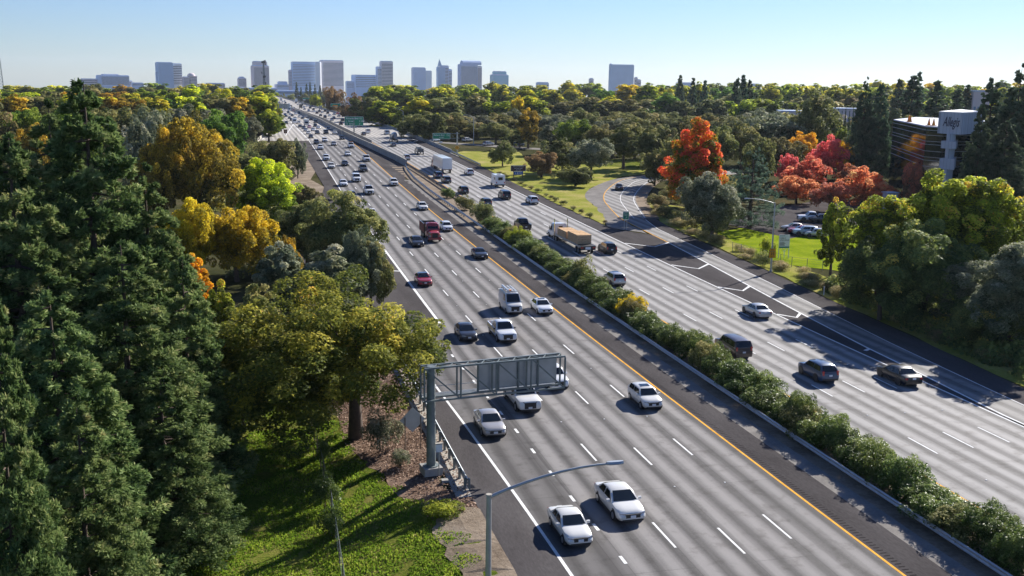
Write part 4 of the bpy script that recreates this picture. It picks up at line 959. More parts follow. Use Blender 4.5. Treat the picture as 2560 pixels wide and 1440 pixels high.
# lawn blades, fallen leaves: stuff
def scatter_blades(name, n, poly, seed, h, label, dens=1.2):
    r = rng(seed); x = r.uniform(poly[0], poly[1], n); y = r.uniform(poly[2], poly[3], n)
    nz = np.zeros(n)
    for q in range(14):
        a_ = r.uniform(0, 6.28); w_ = r.uniform(.5, 3.5); nz += np.sin(w_ * (x * math.cos(a_) + y * math.sin(a_)) + r.uniform(0, 6.28)) * .32 / (.5 + .3 * w_)
    keep = (nz > -dens) & (x < 11.4 - np.clip((y - 58) * .3, 0, 5) + .6 * np.sin(y * 2)) ; x, y, nz = x[keep], y[keep], nz[keep]; n = len(x)
    hh = h * r.uniform(.5, 1.3, n) * (1 + .5 * np.clip(nz, -.5, 1))
    C = np.stack([x, y, T(y) - np.clip((12 - x) * .17, 0, 1.6) - .03 + hh * .45], 1)
    Tn = np.stack([r.normal(size=n) * .4, r.normal(size=n) * .4, np.ones(n)], 1) * (hh * .5)[:, None]
    a = r.uniform(0, 6.28, n); Bn = np.stack([np.cos(a), np.sin(a), 0 * a], 1) * (.05 * r.uniform(.6, 1.5, n))[:, None]
    return tag(obj(name, quad_mesh(name, C, Tn, Bn, .45 + .16 * nz + r.normal(0, .16, n)), None, LM['blade']), label, 'grass', kind='stuff')
scatter_blades('grass_blades', 120000, (-16, 12, 46, 84), 301, .13, 'rough green grass on the left verge')
r = rng(302); n = 9000
x = r.uniform(6.2, 13.2, n); y = r.uniform(60.5, 98, n); kp = x > 11.2 - (y - 60) * .3 + r.normal(0, .5, n); x, y = x[kp], y[kp]; n = len(x)
C = np.stack([x, y, T(y) - np.clip((12 - x) * .17, 0, 1.6) + .012 + r.uniform(0, .04, n)], 1)
tag(obj('fallen_leaves', leafy('fallen_leaves', r, C, nrm(np.array([0, 0, 1.]) + r.normal(size=(n, 3)) * .35), .15, .7, r.uniform(0, 1, n)), None, LM['deadleaf']), 'brown fallen leaves beside the gantry', 'leaves', kind='stuff')
# ------------------------------------------------------------------ signs, gantries, lamps, fences
sign_green = simple('sign_green', (0.0, 0.22, 0.12), 0.45)
sign_brown = simple('sign_brown', (0.085, 0.03, 0.02), 0.5)
sign_blue = simple('sign_blue', (0.02, 0.12, 0.45), 0.5)
sign_yellow = simple('sign_yellow', (0.7, 0.33, 0.01), 0.5)
sign_white = simple('sign_white', (0.72, 0.75, 0.78), 0.5)
sign_black = simple('sign_black', (0.012, 0.012, 0.012), 0.5)
sign_teal = simple('sign_teal', (0.03, 0.2, 0.17), 0.5)
sign_orange = simple('sign_orange', (0.75, 0.25, 0.02), 0.5)
navy = simple('navy_letters', (0.02, 0.025, 0.07), 0.5)

def lettering(s, size, parent, mat, loc, align='LEFT', shear=0.0, sx=1.0, name='lettering'):
    c = bpy.data.curves.new('t', 'FONT'); c.body = s; c.size = size; c.align_x = align; c.align_y = 'CENTER'; c.shear = shear
    c.offset = size * 0.012; c.resolution_u = 2
    o = bpy.data.objects.new('t', c); COL.objects.link(o)
    dg = bpy.context.evaluated_depsgraph_get()
    m = bpy.data.meshes.new_from_object(o.evaluated_get(dg)); m.materials.clear()
    bpy.data.objects.remove(o); bpy.data.curves.remove(c)
    return obj(name, m, parent, mat, loc=loc, rot=(math.pi / 2, 0, 0), scale=(sx, 1, 1))

def panel(parent, w, h, z, mat, y=0.0, x=0.0, border=None, rad=.12, name='panel', th=.05, bw=.06):
    """rounded sign face looking towards -Y, bottom at z"""
    def outline(w, h, r):
        o = []
        for cx, cz, a0 in ((w / 2 - r, h / 2 - r, 0), (-w / 2 + r, h / 2 - r, 90), (-w / 2 + r, -h / 2 + r, 180), (w / 2 - r, -h / 2 + r, 270)):
            for k in range(4): a = math.radians(a0 + 30 * k); o.append((cx + r * math.cos(a), cz + r * math.sin(a)))
        return o
    def plate(w, h, r, y0, y1, nm, mt):
        oo = outline(w, h, min(r, h * .4)); n = len(oo)
        mb = MB().add([(x + a, y0, z + h0 / 2 + b) for a, b in oo] + [(x + a, y1, z + h0 / 2 + b) for a, b in oo],
                      [tuple(range(n)), tuple(range(n, 2 * n))[::-1]] + [(i, (i + 1) % n, n + (i + 1) % n, n + i) for i in range(n)])
        return mb.build(nm, mt, parent)
    h0 = h
    if border is not None:
        plate(w, h, rad, y, y + th, 'border', border)
        return plate(w - 2 * bw, h - 2 * bw, rad * .8, y - .012, y + .01, name, mat)
    return plate(w, h, rad, y, y + th, name, mat)

def post(parent, x, y, z0, z1, r=.06, mat=None, name='post', sq=False):
    mb = MB()
    if sq: mb.box(x - r, x + r, y - r, y + r, z0, z1)
    else: mb.tube([(x, y, z0), (x, y, z1)], r, 8)
    return mb.build(name, mat or steel, parent, None if sq else 60)

# ---- cantilever sign gantry at the left roadside, seen from behind
def gantry(x, y, z0, zb, zt, length, label, p0=4.0, p1=10.0, off=.6, r=.33, npan=4, walkway=True, nbay=9):
    root = empty('sign_gantry', (x, y, z0), 0, label, 'sign gantry')
    MB().tube([(0, 0, .35), (0, 0, zt * .5), (0, 0, zt)], [r, r * .92, r * .85], 16).build('column', steel_d, root, 50)
    MB().box(-.65, .65, -.65, .65, -.1, .45).build('footing', conc_wall, root)
    MB().tube([(0, 0, .45), (0, 0, .52)], r * 1.6, 16).build('base_plate', steel_d, root)
    d = .42; a = -off; b = a + length
    for yy in (-d, d):
        MB().box(a, b, yy - .06, yy + .06, zt - .12, zt).build('top_chord', steel_d, root)
        MB().box(a, b, yy - .06, yy + .06, zb, zb + .12).build('bottom_chord', steel_d, root)
    n = nbay
    for k in range(n * 2):
        x0, x1 = a + (b - a) * k / (2 * n), a + (b - a) * (k + 1) / (2 * n)
        s = 1 if k % 2 else -1
        MB().beam((x0, -d * s, zt - .05), (x1, d * s, zt - .05), .06).build('top_brace', steel_d, root)
    m = max(3, nbay // 2)
    for k in range(m + 1):
        xx = a + (b - a) * k / m
        for yy in (-d, d): MB().box(xx - .05, xx + .05, yy - .05, yy + .05, zb + .12, zt - .12).build('upright', steel_d, root)
        if k < m: MB().beam((a + (b - a) * k / m + .1, -d, zt - .1), (a + (b - a) * (k + 1) / m - .1, -d, zb + .1), .1).build('diagonal', steel_d, root)
    for k in range(npan):
        q0 = p0 + (p1 - p0) * k / npan; q1 = p0 + (p1 - p0) * (k + 1) / npan
        MB().box(q0 + .01, q1 - .01, d + .25, d + .29, zb + .15, zt - .05).build('sign_panel', alum, root)
        MB().box(q0 - .05, q0 + .07, d + .1, d + .24, zb + .1, zt - .1).build('panel_rib', steel_d, root)
    if walkway:
        for k in range(14):
            yy = d + .35 + .05 * k
            MB().box(a + .3, b - .2, yy, yy + .018, zb + .02, zb + .05).build('walkway_bar', steel, root)
        MB().tube([(a + .3, d + 1.05, zb + .5), (b - .2, d + 1.05, zb + .5)], .025, 6).build('handrail', steel, root)
    return root
z0 = float(T(68.1))
gg = gantry(11.36, 68.1, z0, 5.15, 7.55, 10.4, 'cantilever sign gantry with lattice top, seen from behind, at the left roadside', 3.6, 9.65)
gg.rotation_euler.z = .14
bx = empty('utility_cabinet', (11.75, 67.2, z0), 0, 'small pale utility box on a post at the gantry foot', 'utility box')
post(bx, 0, 0, 0, 2.1, .035, steel); MB().box(-.22, .22, -.12, .12, 1.75, 2.3).build('box', sign_white, bx); MB().box(-.25, .25, -.15, .15, 2.3, 2.36).build('lid', concrete, bx)
tag(MB().box(11.75, 12.2, 66.0, 66.4, z0 - .05, z0 + .12).build('pull_box', conc_wall), 'pale concrete pull box lid beside the gantry foot', 'utility box')
p = P(667, 327); gantry(p.x, p.y, p.z - 1, 6.2, 8.2, 7.2, 'far lattice sign gantry over the left bridge ramp, seen from behind', 1.2, 6.4, .6, .3, 4, False, 6)
p = P(694, 296); gantry(p.x, p.y, p.z, 5.8, 8.4, 7.5, 'farthest lattice sign gantry at the left end of the traffic queue', 1.0, 6.8, .6, .3, 4, False, 5)

def sgn(px, row, x, y): return zat(px, row, math.hypot(x, y))
# ---- median guide sign
x, y = 42.9, 454.0; z0 = float(T(y)) - 1
s = empty('guide_sign', (x, y, z0), 0, 'large green guide sign on a single pole in the median gap', 'road sign')
zb, zt = sgn(885, 314.5, x, y) - z0, sgn(885, 291.5, x, y) - z0
post(s, 0, .2, 0, zt - .4, .28, steel_d, 'pole')
w = 44.5 * 470 / FPX
panel(s, w, zt - zb, zb, sign_green, border=sign_white, rad=.35, bw=.12)
h = zt - zb
for i, (t, q) in enumerate((('Richards Blvd', '1/2'), ('J  Street', '1 1/4'), ('Q  Street', '2'))):
    zz = zb + h * (.79 - .29 * i)
    lettering(t, .95, s, sign_white, (-w * .42, -.03, zz), sx=1.0); lettering(q, .85, s, sign_white, (w * .27, -.03, zz))
# ---- cantilever exit sign on the right
x, y = 64.9, 337.0; z0 = float(T(y))
s = empty('exit_guide_sign', (x, y, z0), 0, 'green cantilever exit sign over the right shoulder', 'road sign')
zb, zt = sgn(1105, 347, x, y) - z0, sgn(1105, 332.3, x, y) - z0
post(s, 0, 0, 0, zt + .2, .24, steel, 'pole')
for zz in (zb + .15, zt - .15):
    for yy in (-.35, .35): MB().box(-8.2, .7, yy - .05, yy + .05, zz - .06, zz + .06).build('chord', steel_d, s)
for k in range(6): MB().beam((-8 + 1.45 * k, -.35, zt - .15), (-8 + 1.45 * (k + 1), -.35, zb + .15), .08).build('diagonal', steel_d, s)
w = 43 * 347 / FPX
px_ = -(1145 - 1105) * 345 / FPX
panel(s, w, zt - zb, zb, sign_green, y=-.55, x=px_, border=sign_white, rad=.2, bw=.09)
lettering('Richards Blvd', .62, s, sign_white, (px_ - w * .44, -.58, zb + (zt - zb) * .66)); lettering('1/4  MILE', .42, s, sign_white, (px_, -.58, zb + (zt - zb) * .28), 'CENTER')
panel(s, w * .17, (zt - zb) * .42, zb + (zt - zb) * .5, sign_green, y=-.58, x=px_ + w * .38, border=sign_white, rad=.05, bw=.04, name='exit_number_panel')
lettering('EXIT', .24, s, sign_white, (px_ + w * .38, -.61, zb + (zt - zb) * .8), 'CENTER'); lettering('520', .3, s, sign_white, (px_ + w * .38, -.61, zb + (zt - zb) * .62), 'CENTER')
# yellow diamond on the same pole
d = empty('warning_sign', (x - .1, y - .35, z0 + sgn(1143, 369, x, y) - z0), 0, 'yellow diamond warning sign with black arrow on the pole of the exit sign', 'road sign')
MB().add([(0, 0, .78), (.78, 0, 0), (0, 0, -.78), (-.78, 0, 0), (0, .04, .78), (.78, .04, 0), (0, .04, -.78), (-.78, .04, 0)], [(0, 1, 2, 3), (7, 6, 5, 4), (0, 4, 5, 1), (1, 5, 6, 2), (2, 6, 7, 3), (3, 7, 4, 0)]).build('plate', sign_yellow, d)
MB().box(-.07, .07, -.02, -.005, -.4, .2).add([(-.2, -.02, .12), (.2, -.02, .12), (0, -.02, .42)], [(0, 1, 2)]).build('arrow', sign_black, d)
# small white sign in the verge
p = P(1102, 366); s = empty('small_sign', p, 0, 'small white sign on a post at the grass tip below the cantilever sign', 'road sign')
post(s, 0, .05, 0, 1.5, .05); panel(s, 1.15, .55, 1.25, sign_white, rad=.05); lettering('5  -  80', .26, s, sign_teal, (0, -.02, 1.52), 'CENTER')
# ---- brown park sign
x, y = 66.9, 264.0; z0 = gz(y)
s = empty('park_sign', (x, y, z0), 0, 'brown park guide sign with white letters on two posts in the grass', 'road sign')
zb, zt = sgn(1295, 428.5, x, y) - z0, sgn(1295, 413.5, x, y) - z0
w = 39 * 273 / FPX
for a in (-1.2, 1.2): post(s, a, .08, 0, zt - .2, .09, wood_post, sq=True)
panel(s, w, zt - zb, zb, sign_brown, border=sign_white, rad=.16, bw=.075)
for i, t in enumerate(('AMERICAN RIVER PKWY', 'DISCOVERY PARK', 'NEXT EXIT')): lettering(t, .3, s, sign_white, (0, -.03, zb + (zt - zb) * (.78 - .28 * i)), 'CENTER', sx=.92)
b = empty('service_sign', (x, y - .12, z0), 0, 'small blue services sign hanging under the brown park sign', 'road sign')
panel(b, w * .6, .78, zb - .82, sign_blue, rad=.05)
MB().box(-.85, -.7, -.02, -.005, zb - .7, zb - .2).build('symbol', sign_white, b); MB().tube([(-.2, -.02, zb - .43), (-.2, -.005, zb - .43)], .22, 14).build('symbol', sign_white, b)
MB().box(.15, .85, -.02, -.005, zb - .52, zb - .34).build('symbol', sign_white, b)
# ---- exit number sign in the gore
x, y = 64.5, 176.0; z0 = gz(y)
s = empty('exit_gore_sign', (x, y, z0), 0, 'green exit number sign with arrow in the gore of the ramp', 'road sign')
zb, zt = sgn(1566, 549, x, y) - z0, sgn(1566, 528.3, x, y) - z0
post(s, -.25, .07, 0, zt - .3, .06); post(s, .25, .07, 0, zt - .3, .06)
w = 15.2 * 187 / FPX * 1.04
panel(s, w, zt - zb, zb, sign_green, border=sign_white, rad=.08, bw=.04)
lettering('EXIT', .4, s, sign_white, (0, -.03, zb + (zt - zb) * .83), 'CENTER'); lettering('521', .4, s, sign_white, (0, -.03, zb + (zt - zb) * .56), 'CENTER')
MB().beam((-.16, -.03, zb + .2), (.12, -.03, zb + .45), .08, .02).add([(.0, -.035, zb + .5), (.2, -.035, zb + .52), (.18, -.035, zb + .3)], [(0, 1, 2)]).build('arrow', sign_white, s)
# ---- lamps
def lamp(x, y, h, ax, az, label, z=None, r=.11):
    z = gz(y) if z is None else z
    L = empty('street_lamp', (x, y, z), 0, label, 'street lamp')
    MB().tube([(0, 0, 0), (0, 0, h)], [r * 1.25, r * .8], 10).build('pole', steel, L, 60)
    MB().tube([(0, 0, 0), (0, 0, .3)], r * 1.9, 10).build('base', steel, L)
    pts = [(0, 0, h - .1)] + [(ax * t, 0, h - .1 + az * math.sin(t * math.pi / 2) ** .9) for t in (.15, .3, .45, .6, .75, .9, 1)]
    MB().tube(pts, [r * .62] + [r * .58 - r * .2 * t for t in (.15, .3, .45, .6, .75, .9, 1)], 8).build('arm', steel, L, 60)
    MB().tube([(0, 0, h - .05), (0, 0, h + .04)], r * .95, 10).build('cap', concrete, L)
    s = 1 if ax > 0 else -1
    MB().loft([[(ax + s * k, yy, h - .1 + az + zz) for yy, zz in ((-wd, 0), (-wd * .6, .09), (wd * .6, .09), (wd, 0), (wd * .6, -.05), (-wd * .6, -.05))] for k, wd in ((-.1, .06), (.05, .13), (.4, .15), (.62, .08))]).build('lamp_head', alum, L)
    return L
lamp(8.93, 39.3, 9.95, 5.1, 1.05, 'street lamp with curved arm over the near left lane at the bottom of the picture', r=.13)
lamp(71.55, 134.7, 9.9, -4.1, .75, 'street lamp carrying the yellow exit speed sign on the right roadside')
lamp(79.6, 381.6, 10.0, -3.2, 1.0, 'street lamp behind the cantilever exit sign')
x3, y3 = P(1008, 322).xy; lamp(x3, y3, 8.3, -4.0, 1.4, 'far street lamp carrying the blue route shield', z=float(T(y3)))
sh = empty('route_shield', (x3, y3 - .2, float(T(y3)) + 2.6), 0, 'blue route shield on the far street lamp pole', 'road sign')
MB().add([(a, 0, b) for a, b in ((-.55, .6), (0, .5), (.55, .6), (.65, .1), (.4, -.45), (0, -.7), (-.4, -.45), (-.65, .1))], [tuple(range(8))]).build('shield', sign_blue, sh); panel(sh, .7, .4, -1.6, sign_green, name='route_plate'); lettering('5', .7, sh, sign_white, (0, -.02, -.05), 'CENTER')
x4, y4 = P(972, 312).xy; lamp(x4, y4, 8.3, -4.0, 1.2, 'farthest street lamp on the right side', z=float(T(y4)))
x5, y5 = P(607, 366).xy; lamp(x5, y5, 7.0, -2.4, .7, 'street lamp among the left trees before the bridge')
L = empty('parking_lamp', (*P(1248, 353).xy, gz(400)), 0, 'double headed lamp post beside the frontage road', 'street lamp')
post(L, 0, 0, 0, 6.6, .09, steel, 'pole'); MB().box(-1.6, 1.6, -.06, .06, 3.3, 3.42).build('cross_arm', steel, L)
for a in (-1.4, 1.4): MB().box(a - .35, a + .35, -.2, .2, 3.1, 3.3).build('lamp_head', alum, L)
# ---- exit speed sign on the lamp pole
x, y = 71.5, 134.45; z0 = gz(y)
s = empty('exit_speed_sign', (x, y, z0), 0, 'yellow EXIT 35 mph advisory sign on the lamp pole', 'road sign')
zb, zt = sgn(1929, 645, x, y) - z0, sgn(1929, 621, x, y) - z0
panel(s, 1.08, (zt - zb) * .7, zb, sign_yellow, border=sign_black, rad=.08, bw=.03, name='speed_panel'); panel(s, .98, (zt - zb) * .28, zb + (zt - zb) * .715, sign_yellow, border=sign_black, rad=.05, bw=.03, name='exit_panel')
lettering('35', .58, s, sign_black, (0, -.02, zb + (zt - zb) * .42), 'CENTER', sx=1.1); lettering('M.P.H.', .2, s, sign_black, (0, -.02, zb + (zt - zb) * .12), 'CENTER'); lettering('EXIT', .26, s, sign_black, (0, -.02, zb + (zt - zb) * .85), 'CENTER')
# ---- office space board
x, y = 79.0, 145.0; z0 = gz(y)
s = empty('office_board', (x, y, z0), -.12, 'white office space board on legs at the lawn edge', 'sign board')
zb, zt = sgn(1965, 621, x, y) - z0, sgn(1965, 587, x, y) - z0
w = 27 * 164 / FPX
for a in (-w / 2 + .05, w / 2 - .05): post(s, a, .06, 0, zt, .05, sign_white, 'leg', True)
MB().beam((-.3, .06, zb), (.1, .06, zb * .6), .06).build('brace', sign_white, s); MB().beam((.4, .06, zb), (.1, .06, zb * .6), .06).build('brace', sign_white, s); MB().beam((.1, .06, zb * .6), (.1, .06, 0), .07).build('brace', sign_white, s)
panel(s, w, zt - zb, zb, sign_white, rad=.02)
hh = zt - zb
MB().box(-w / 2 + .02, w / 2 - .02, -.015, 0, zb + .02, zb + hh * .13).build('footer_band', sign_teal, s)
for i, (t, sz) in enumerate((('CLASS A', .25), ('OFFICE SPACE', .235), ('FOR LEASE', .15))): lettering(t, sz, s, sign_black, (-w * .45, -.02, zb + hh * (.75 - .15 * i)))
for i, ww in enumerate((.55, .45, .5)): MB().box(-w * .45, -w * .45 + w * ww, -.012, 0, zb + hh * (.36 - .075 * i), zb + hh * (.395 - .075 * i)).build('text_row', sign_black, s)
MB().box(-w * .45, w * .05, -.012, 0, zb + hh * .9, zb + hh * .94).build('logo_bar', sign_teal, s)
# ---- diamond sign seen from behind, left
z0 = gz(73, 10.85)
s = empty('diamond_sign', (10.85, 73.0, z0), .1, 'grey back of a diamond sign on two thin posts beside the leaf litter', 'road sign')
post(s, -.6, 0, 0, 2.6, .035, wood_post); post(s, .6, .1, 0, 2.6, .035, wood_post)
MB().add([(0, .14, 3.3), (.95, .14, 2.35), (0, .14, 1.4), (-.95, .14, 2.35), (0, .18, 3.3), (.95, .18, 2.35), (0, .18, 1.4), (-.95, .18, 2.35)], [(0, 1, 2, 3), (7, 6, 5, 4), (0, 4, 5, 1), (1, 5, 6, 2), (2, 6, 7, 3), (3, 7, 4, 0)]).build('plate', alum, s)
# ---- far green signs
for px0, px1, r0, r1, dist, lb, orange in ((827, 851, 258.5, 266.5, 720, 'far green overhead sign with an orange strip before the brown trees', True), (757, 772, 244, 248, 1050, 'tiny green sign at the far end of the freeway', False)):
    x, y = azpos((px0 + px1) / 2, dist, r0); z0 = float(T(y)) - 1
    s = empty('far_guide_sign', (x, y, z0), 0, lb, 'road sign')
    w = (px1 - px0) * dist / FPX; zb, zt = zat(px0, r1, dist) - z0, zat(px0, r0, dist) - z0
    post(s, w * .8, 0, -3, zt, .3, steel_d, 'pole'); MB().box(-w / 2, w * .85, .05, .35, zt - .5, zt - .2).build('arm', steel_d, s)
    panel(s, w, zt - zb, zb, sign_green, y=-.3, border=sign_white, rad=.2, bw=.1)
    if orange: MB().box(-w * .3, w * .2, -.36, -.33, zb + .3, zb + (zt - zb) * .5).build('orange_strip', sign_orange, s)
p = P(714, 339); s = empty('gore_sign', p, 0, 'brownish back of a small sign in the left bridge gore', 'road sign'); post(s, 0, -.06, 0, 2.0, .08); panel(s, 1.4, 1.6, .9, sign_brown)
# ---- fences
def fence(pts, h, label, step=2.4, mat=None, wires=5):
    x0, y0 = pts[0]; root = empty('wire_fence', (x0, y0, gz(y0, x0)), 0, label, 'fence')
    for i in range(len(pts) - 1):
        a, b = Vector(pts[i]), Vector(pts[i + 1]); n = max(1, int((b - a).length / step))
        for k in range(n + (i == len(pts) - 2)):
            q = a.lerp(b, k / n); post(root, q.x - x0, q.y - y0, gz(q.y, q.x) - gz(y0, x0) - .05, gz(q.y, q.x) - gz(y0, x0) + h, .045, mat or steel_d)
        for wv in range(wires):
            zz = h * (.12 + .85 * wv / max(1, wires - 1)); rw = .018 if wv == wires - 1 else .007
            MB().tube([(a.x - x0, a.y - y0, gz(a.y, a.x) - gz(y0, x0) + zz), (b.x - x0, b.y - y0, gz(b.y, b.x) - gz(y0, x0) + zz)], rw, 4).build('wire', steel_d, root)
    return root
fence([(4.1, 48.5), (4.25, 58), (4.35, 65.5), (4.2, 74), (4.0, 86), (3.4, 98)], 1.5, 'wire fence with posts across the left lawn', 2.6, wood_post)
fence([(73.8, 152), (75.6, 143), (76.6, 138), (79.6, 134.5), (84, 130.5)], 1.5, 'low wire fence with dark posts along the bright right lawn', 2.0, steel_d)
tag(MB().tube([(70.7, 118.7, float(T(118.7))), (70.7, 118.7, float(T(118.7)) + 1.1)], .06, 8).build('marker_post', sign_white), 'short white marker post on the right shoulder edge', 'marker post')

# ------------------------------------------------------------------ office building at right
tint_glass = simple('tinted_glass', (0.012, 0.02, 0.018), 0.05, 0, 0, 1.0)
tile_m, nt, b_ = newmat('white_tile')
bk_ = nt.nodes.new('ShaderNodeTexBrick'); tc = nt.nodes.new('ShaderNodeTexCoord'); nt.links.new(tc.outputs['Object'], bk_.inputs['Vector'])
for k_, v_ in (('Color1', (.4, .43, .49, 1)), ('Color2', (.45, .48, .54, 1)), ('Mortar', (.27, .29, .35, 1)), ('Scale', 1.0), ('Mortar Size', .05), ('Brick Width', .9), ('Row Height', .9)): bk_.inputs[k_].default_value = v_
bk_.offset = 0.0
nt.links.new(bk_.outputs['Color'], b_.inputs['Base Color'])
white_m = simple('white_metal', (0.7, 0.71, 0.72), 0.5)
roof_m = simple('pale_roof', (0.42, 0.46, 0.55), 0.8)
A, B, C_ = (Vector(azpos(px, d)) for px, d in ((2234, 272), (2318, 230), (2362, 227)))
Dp, E_ = Vector(azpos(2470, 238)), Vector(azpos(2470, 285)); F_ = Vector(azpos(2290, 300))
ob = empty('office_building', (B.x, B.y, gz(B.y)), 0, 'dark glass office building with white tiled corner block, right side', 'building')
zg = zat(2318, 318, 230) - gz(B.y)
rel = lambda q: (q.x - B.x, q.y - B.y)
plan = [rel(q) for q in (A, B, C_, Dp, E_, F_)]
MB().prism(plan, 0, zg).build('glass_wall', tint_glass, ob)
MB().prism(plan, zg + .01, zg + .25).build('roof', roof_m, ob)
for k, zz in enumerate([zat(2318, r_, 230) - gz(B.y) for r_ in (325, 337.5, 352.5, 360.5, 377, 392, 400, 415)]):
    for u, v_ in ((A, B), (B, C_), (C_, Dp)):
        d = (v_ - u).normalized(); nrm_ = Vector((d.y, -d.x)) * .08
        a0, b0 = rel(u + nrm_), rel(v_ + nrm_)
        MB().beam((*a0, zz), (*b0, zz), .07, .08).build('mullion', alum, ob)
c0, c1, c2, c3 = (Vector(azpos(px, d)) for px, d in ((2346, 225.5), (2405, 221), (2458, 232), (2400, 252)))
MB().prism([rel(q) for q in (c0, c1, c2, c3)], zat(2405, 337, 221) - gz(B.y), zat(2405, 283, 221) - gz(B.y)).build('corner_block', tile_m, ob)
MB().prism([rel(q) for q in (c0, c1, c2, c3)], zat(2405, 282.9, 221) - gz(B.y), zat(2405, 280.5, 221) - gz(B.y)).build('parapet', white_m, ob)
g0, g1, g2 = (Vector(azpos(px, d)) for px, d in ((2358, 223.5), (2396, 220.5), (2400, 230)))
MB().prism([rel(q) for q in (g0, g1, g2)], zat(2382, 373, 221) - gz(B.y), zat(2382, 354, 221) - gz(B.y)).build('balcony_block', tile_m, ob)
MB().prism([rel(q) for q in (g0, g1, g2)], zat(2382, 425, 221) - gz(B.y), zat(2382, 398, 221) - gz(B.y)).build('balcony_block', tile_m, ob)
q = Vector(azpos(2382, 223)); MB().tube([(*rel(q), 0), (*rel(q), zat(2405, 336, 221) - gz(B.y))], .85, 16).build('column', tile_m, ob, 40)
fd = (c1 - c0); ang = math.atan2(fd.y, fd.x)
q = c0.lerp(c1, .22); t_ = lettering('Allegis', 2.6, ob, navy, (q.x - B.x + math.sin(ang) * .06, q.y - B.y - math.cos(ang) * .06, zat(2380, 306, 222) - gz(B.y)), shear=.35, sx=.62); t_.rotation_euler = (math.pi / 2, 0, ang)
cone = MB().tube([(0, 0, 0), (0, 0, .9)], [.28, .05], 10).box(-.35, .35, -.35, .35, 0, .06).mesh('cone')
for i, (px, d) in enumerate(((2272, 244), (2276, 243.5), (2323, 230.5), (2335, 230))):
    q = Vector(azpos(px, d)) ; q = q + (q.normalized()) * 2.2
    k = empty('traffic_cone', (q.x, q.y, gz(q.y) + zg + .25), 0, ['leftmost orange cone on the office roof', 'orange cone beside the leftmost one on the office roof', 'orange cone on the office roof nearest its front edge', 'orange cone on the office roof beside the white corner block'][i], 'traffic cone')
    obj('cone', cone, k, sign_orange, scale=(1.3, 1.3, 1.6))
q = Vector(azpos(2240, 225)); tag(MB().box(q.x - 1, q.x + 1.2, q.y - 1, q.y + 1, gz(q.y), gz(q.y) + 4.6).box(q.x - 1.2, q.x + 1.4, q.y - 1.2, q.y + 1.2, gz(q.y) + 4.6, gz(q.y) + 4.8).build('utility_shed', tile_m), 'small pale block at the foot of the office building', 'shed')

# ------------------------------------------------------------------ low buildings and the distant skyline
def bmat(name, wallc, winc, fh=4.0, fw=4.0, ws=.45):
    """facade colour; the window rows and columns of far towers"""
    return simple(name, wallc, .7, noise=.06, nscale=.05)
win_far = simple('far_window_glass', (0.03, 0.045, 0.075), .25)
win_lite = simple('far_window_glass_pale', (0.2, 0.28, 0.4), .2)
W = {k: simple('facade_' + k, c, .75, noise=.06, nscale=.04) for k, c in dict(lit=(.85, .84, .84), white=(.44, .64, .92), pink=(.7, .58, .58), tan=(.66, .58, .6), grey=(.5, .62, .82), blue=(.26, .45, .66), teal=(.2, .52, .64), rose=(.58, .5, .56), slate=(.32, .44, .68)).items()}  # sky shade and haze mixed into white, grey and slate; lit is sunlit white

def tower(name, parts, label, dist=4200, cat='building', rot=.35, bands=True, win=None):
    """parts: (px0, px1, top row, material, floors); a far building standing on the plain"""
    pc = sum(p[0] + p[1] for p in parts) / len(parts) / 2
    x, y = azpos(pc, dist, 200)
    root = empty(name, (x, y, -2.5), -math.atan2(x, y) + rot, label, cat)
    mpp = dist / FPX
    for i, (a, b, top, mt, nf) in enumerate(parts):
        zt = zat((a + b) / 2, top, dist) + 2.5
        # footprint seen as a + right side face
        Wd = (b - a) * mpp; fw = Wd / (math.cos(rot) + .55 * math.sin(abs(rot))); dp = fw * .55
        cx = ((a + b) / 2 - pc) * mpp
        ox, oy = cx * math.cos(rot), -cx * math.sin(rot) * 0 + i * .8
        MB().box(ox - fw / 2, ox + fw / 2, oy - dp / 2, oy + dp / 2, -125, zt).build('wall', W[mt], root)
        MB().box(ox - fw / 2 + 2, ox + fw / 2 - 2, oy - dp / 2 + 2, oy + dp / 2 - 2, zt + .01, zt + 2.5).build('roof', W['grey'], root)
        if nf:
            mb = MB()
            for k in range(nf):
                zz = zt * (.08 + .86 * k / nf)
                mb.box(ox - fw / 2 + 1.5, ox + fw / 2 - 1.5, oy - dp / 2 - .25, oy - dp / 2 - .02, zz, zz + zt * .86 / nf * .5)
                mb.box(ox + fw / 2 + .02, ox + fw / 2 + .25, oy - dp / 2 + 1.5, oy + dp / 2 - 1.5, zz, zz + zt * .86 / nf * .5)
            mb.build('window_band', win or win_far, root)
    return root
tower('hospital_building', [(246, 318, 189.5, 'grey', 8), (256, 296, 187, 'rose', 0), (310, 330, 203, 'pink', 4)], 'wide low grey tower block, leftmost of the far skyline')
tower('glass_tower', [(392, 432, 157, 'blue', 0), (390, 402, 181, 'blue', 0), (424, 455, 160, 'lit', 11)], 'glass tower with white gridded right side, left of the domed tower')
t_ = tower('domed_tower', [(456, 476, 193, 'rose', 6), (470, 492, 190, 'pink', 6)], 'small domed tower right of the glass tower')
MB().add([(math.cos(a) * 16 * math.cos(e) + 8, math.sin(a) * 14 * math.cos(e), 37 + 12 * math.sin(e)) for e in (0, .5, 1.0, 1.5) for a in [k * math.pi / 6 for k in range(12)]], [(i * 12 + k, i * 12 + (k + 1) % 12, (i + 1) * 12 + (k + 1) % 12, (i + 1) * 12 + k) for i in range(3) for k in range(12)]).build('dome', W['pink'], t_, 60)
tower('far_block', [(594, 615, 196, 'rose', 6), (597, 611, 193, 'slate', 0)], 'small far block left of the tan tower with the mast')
tower('tan_tower', [(629, 672, 165, 'pink', 22), (633, 668, 154.5, 'tan', 0)], 'tan tower block behind the antenna mast')
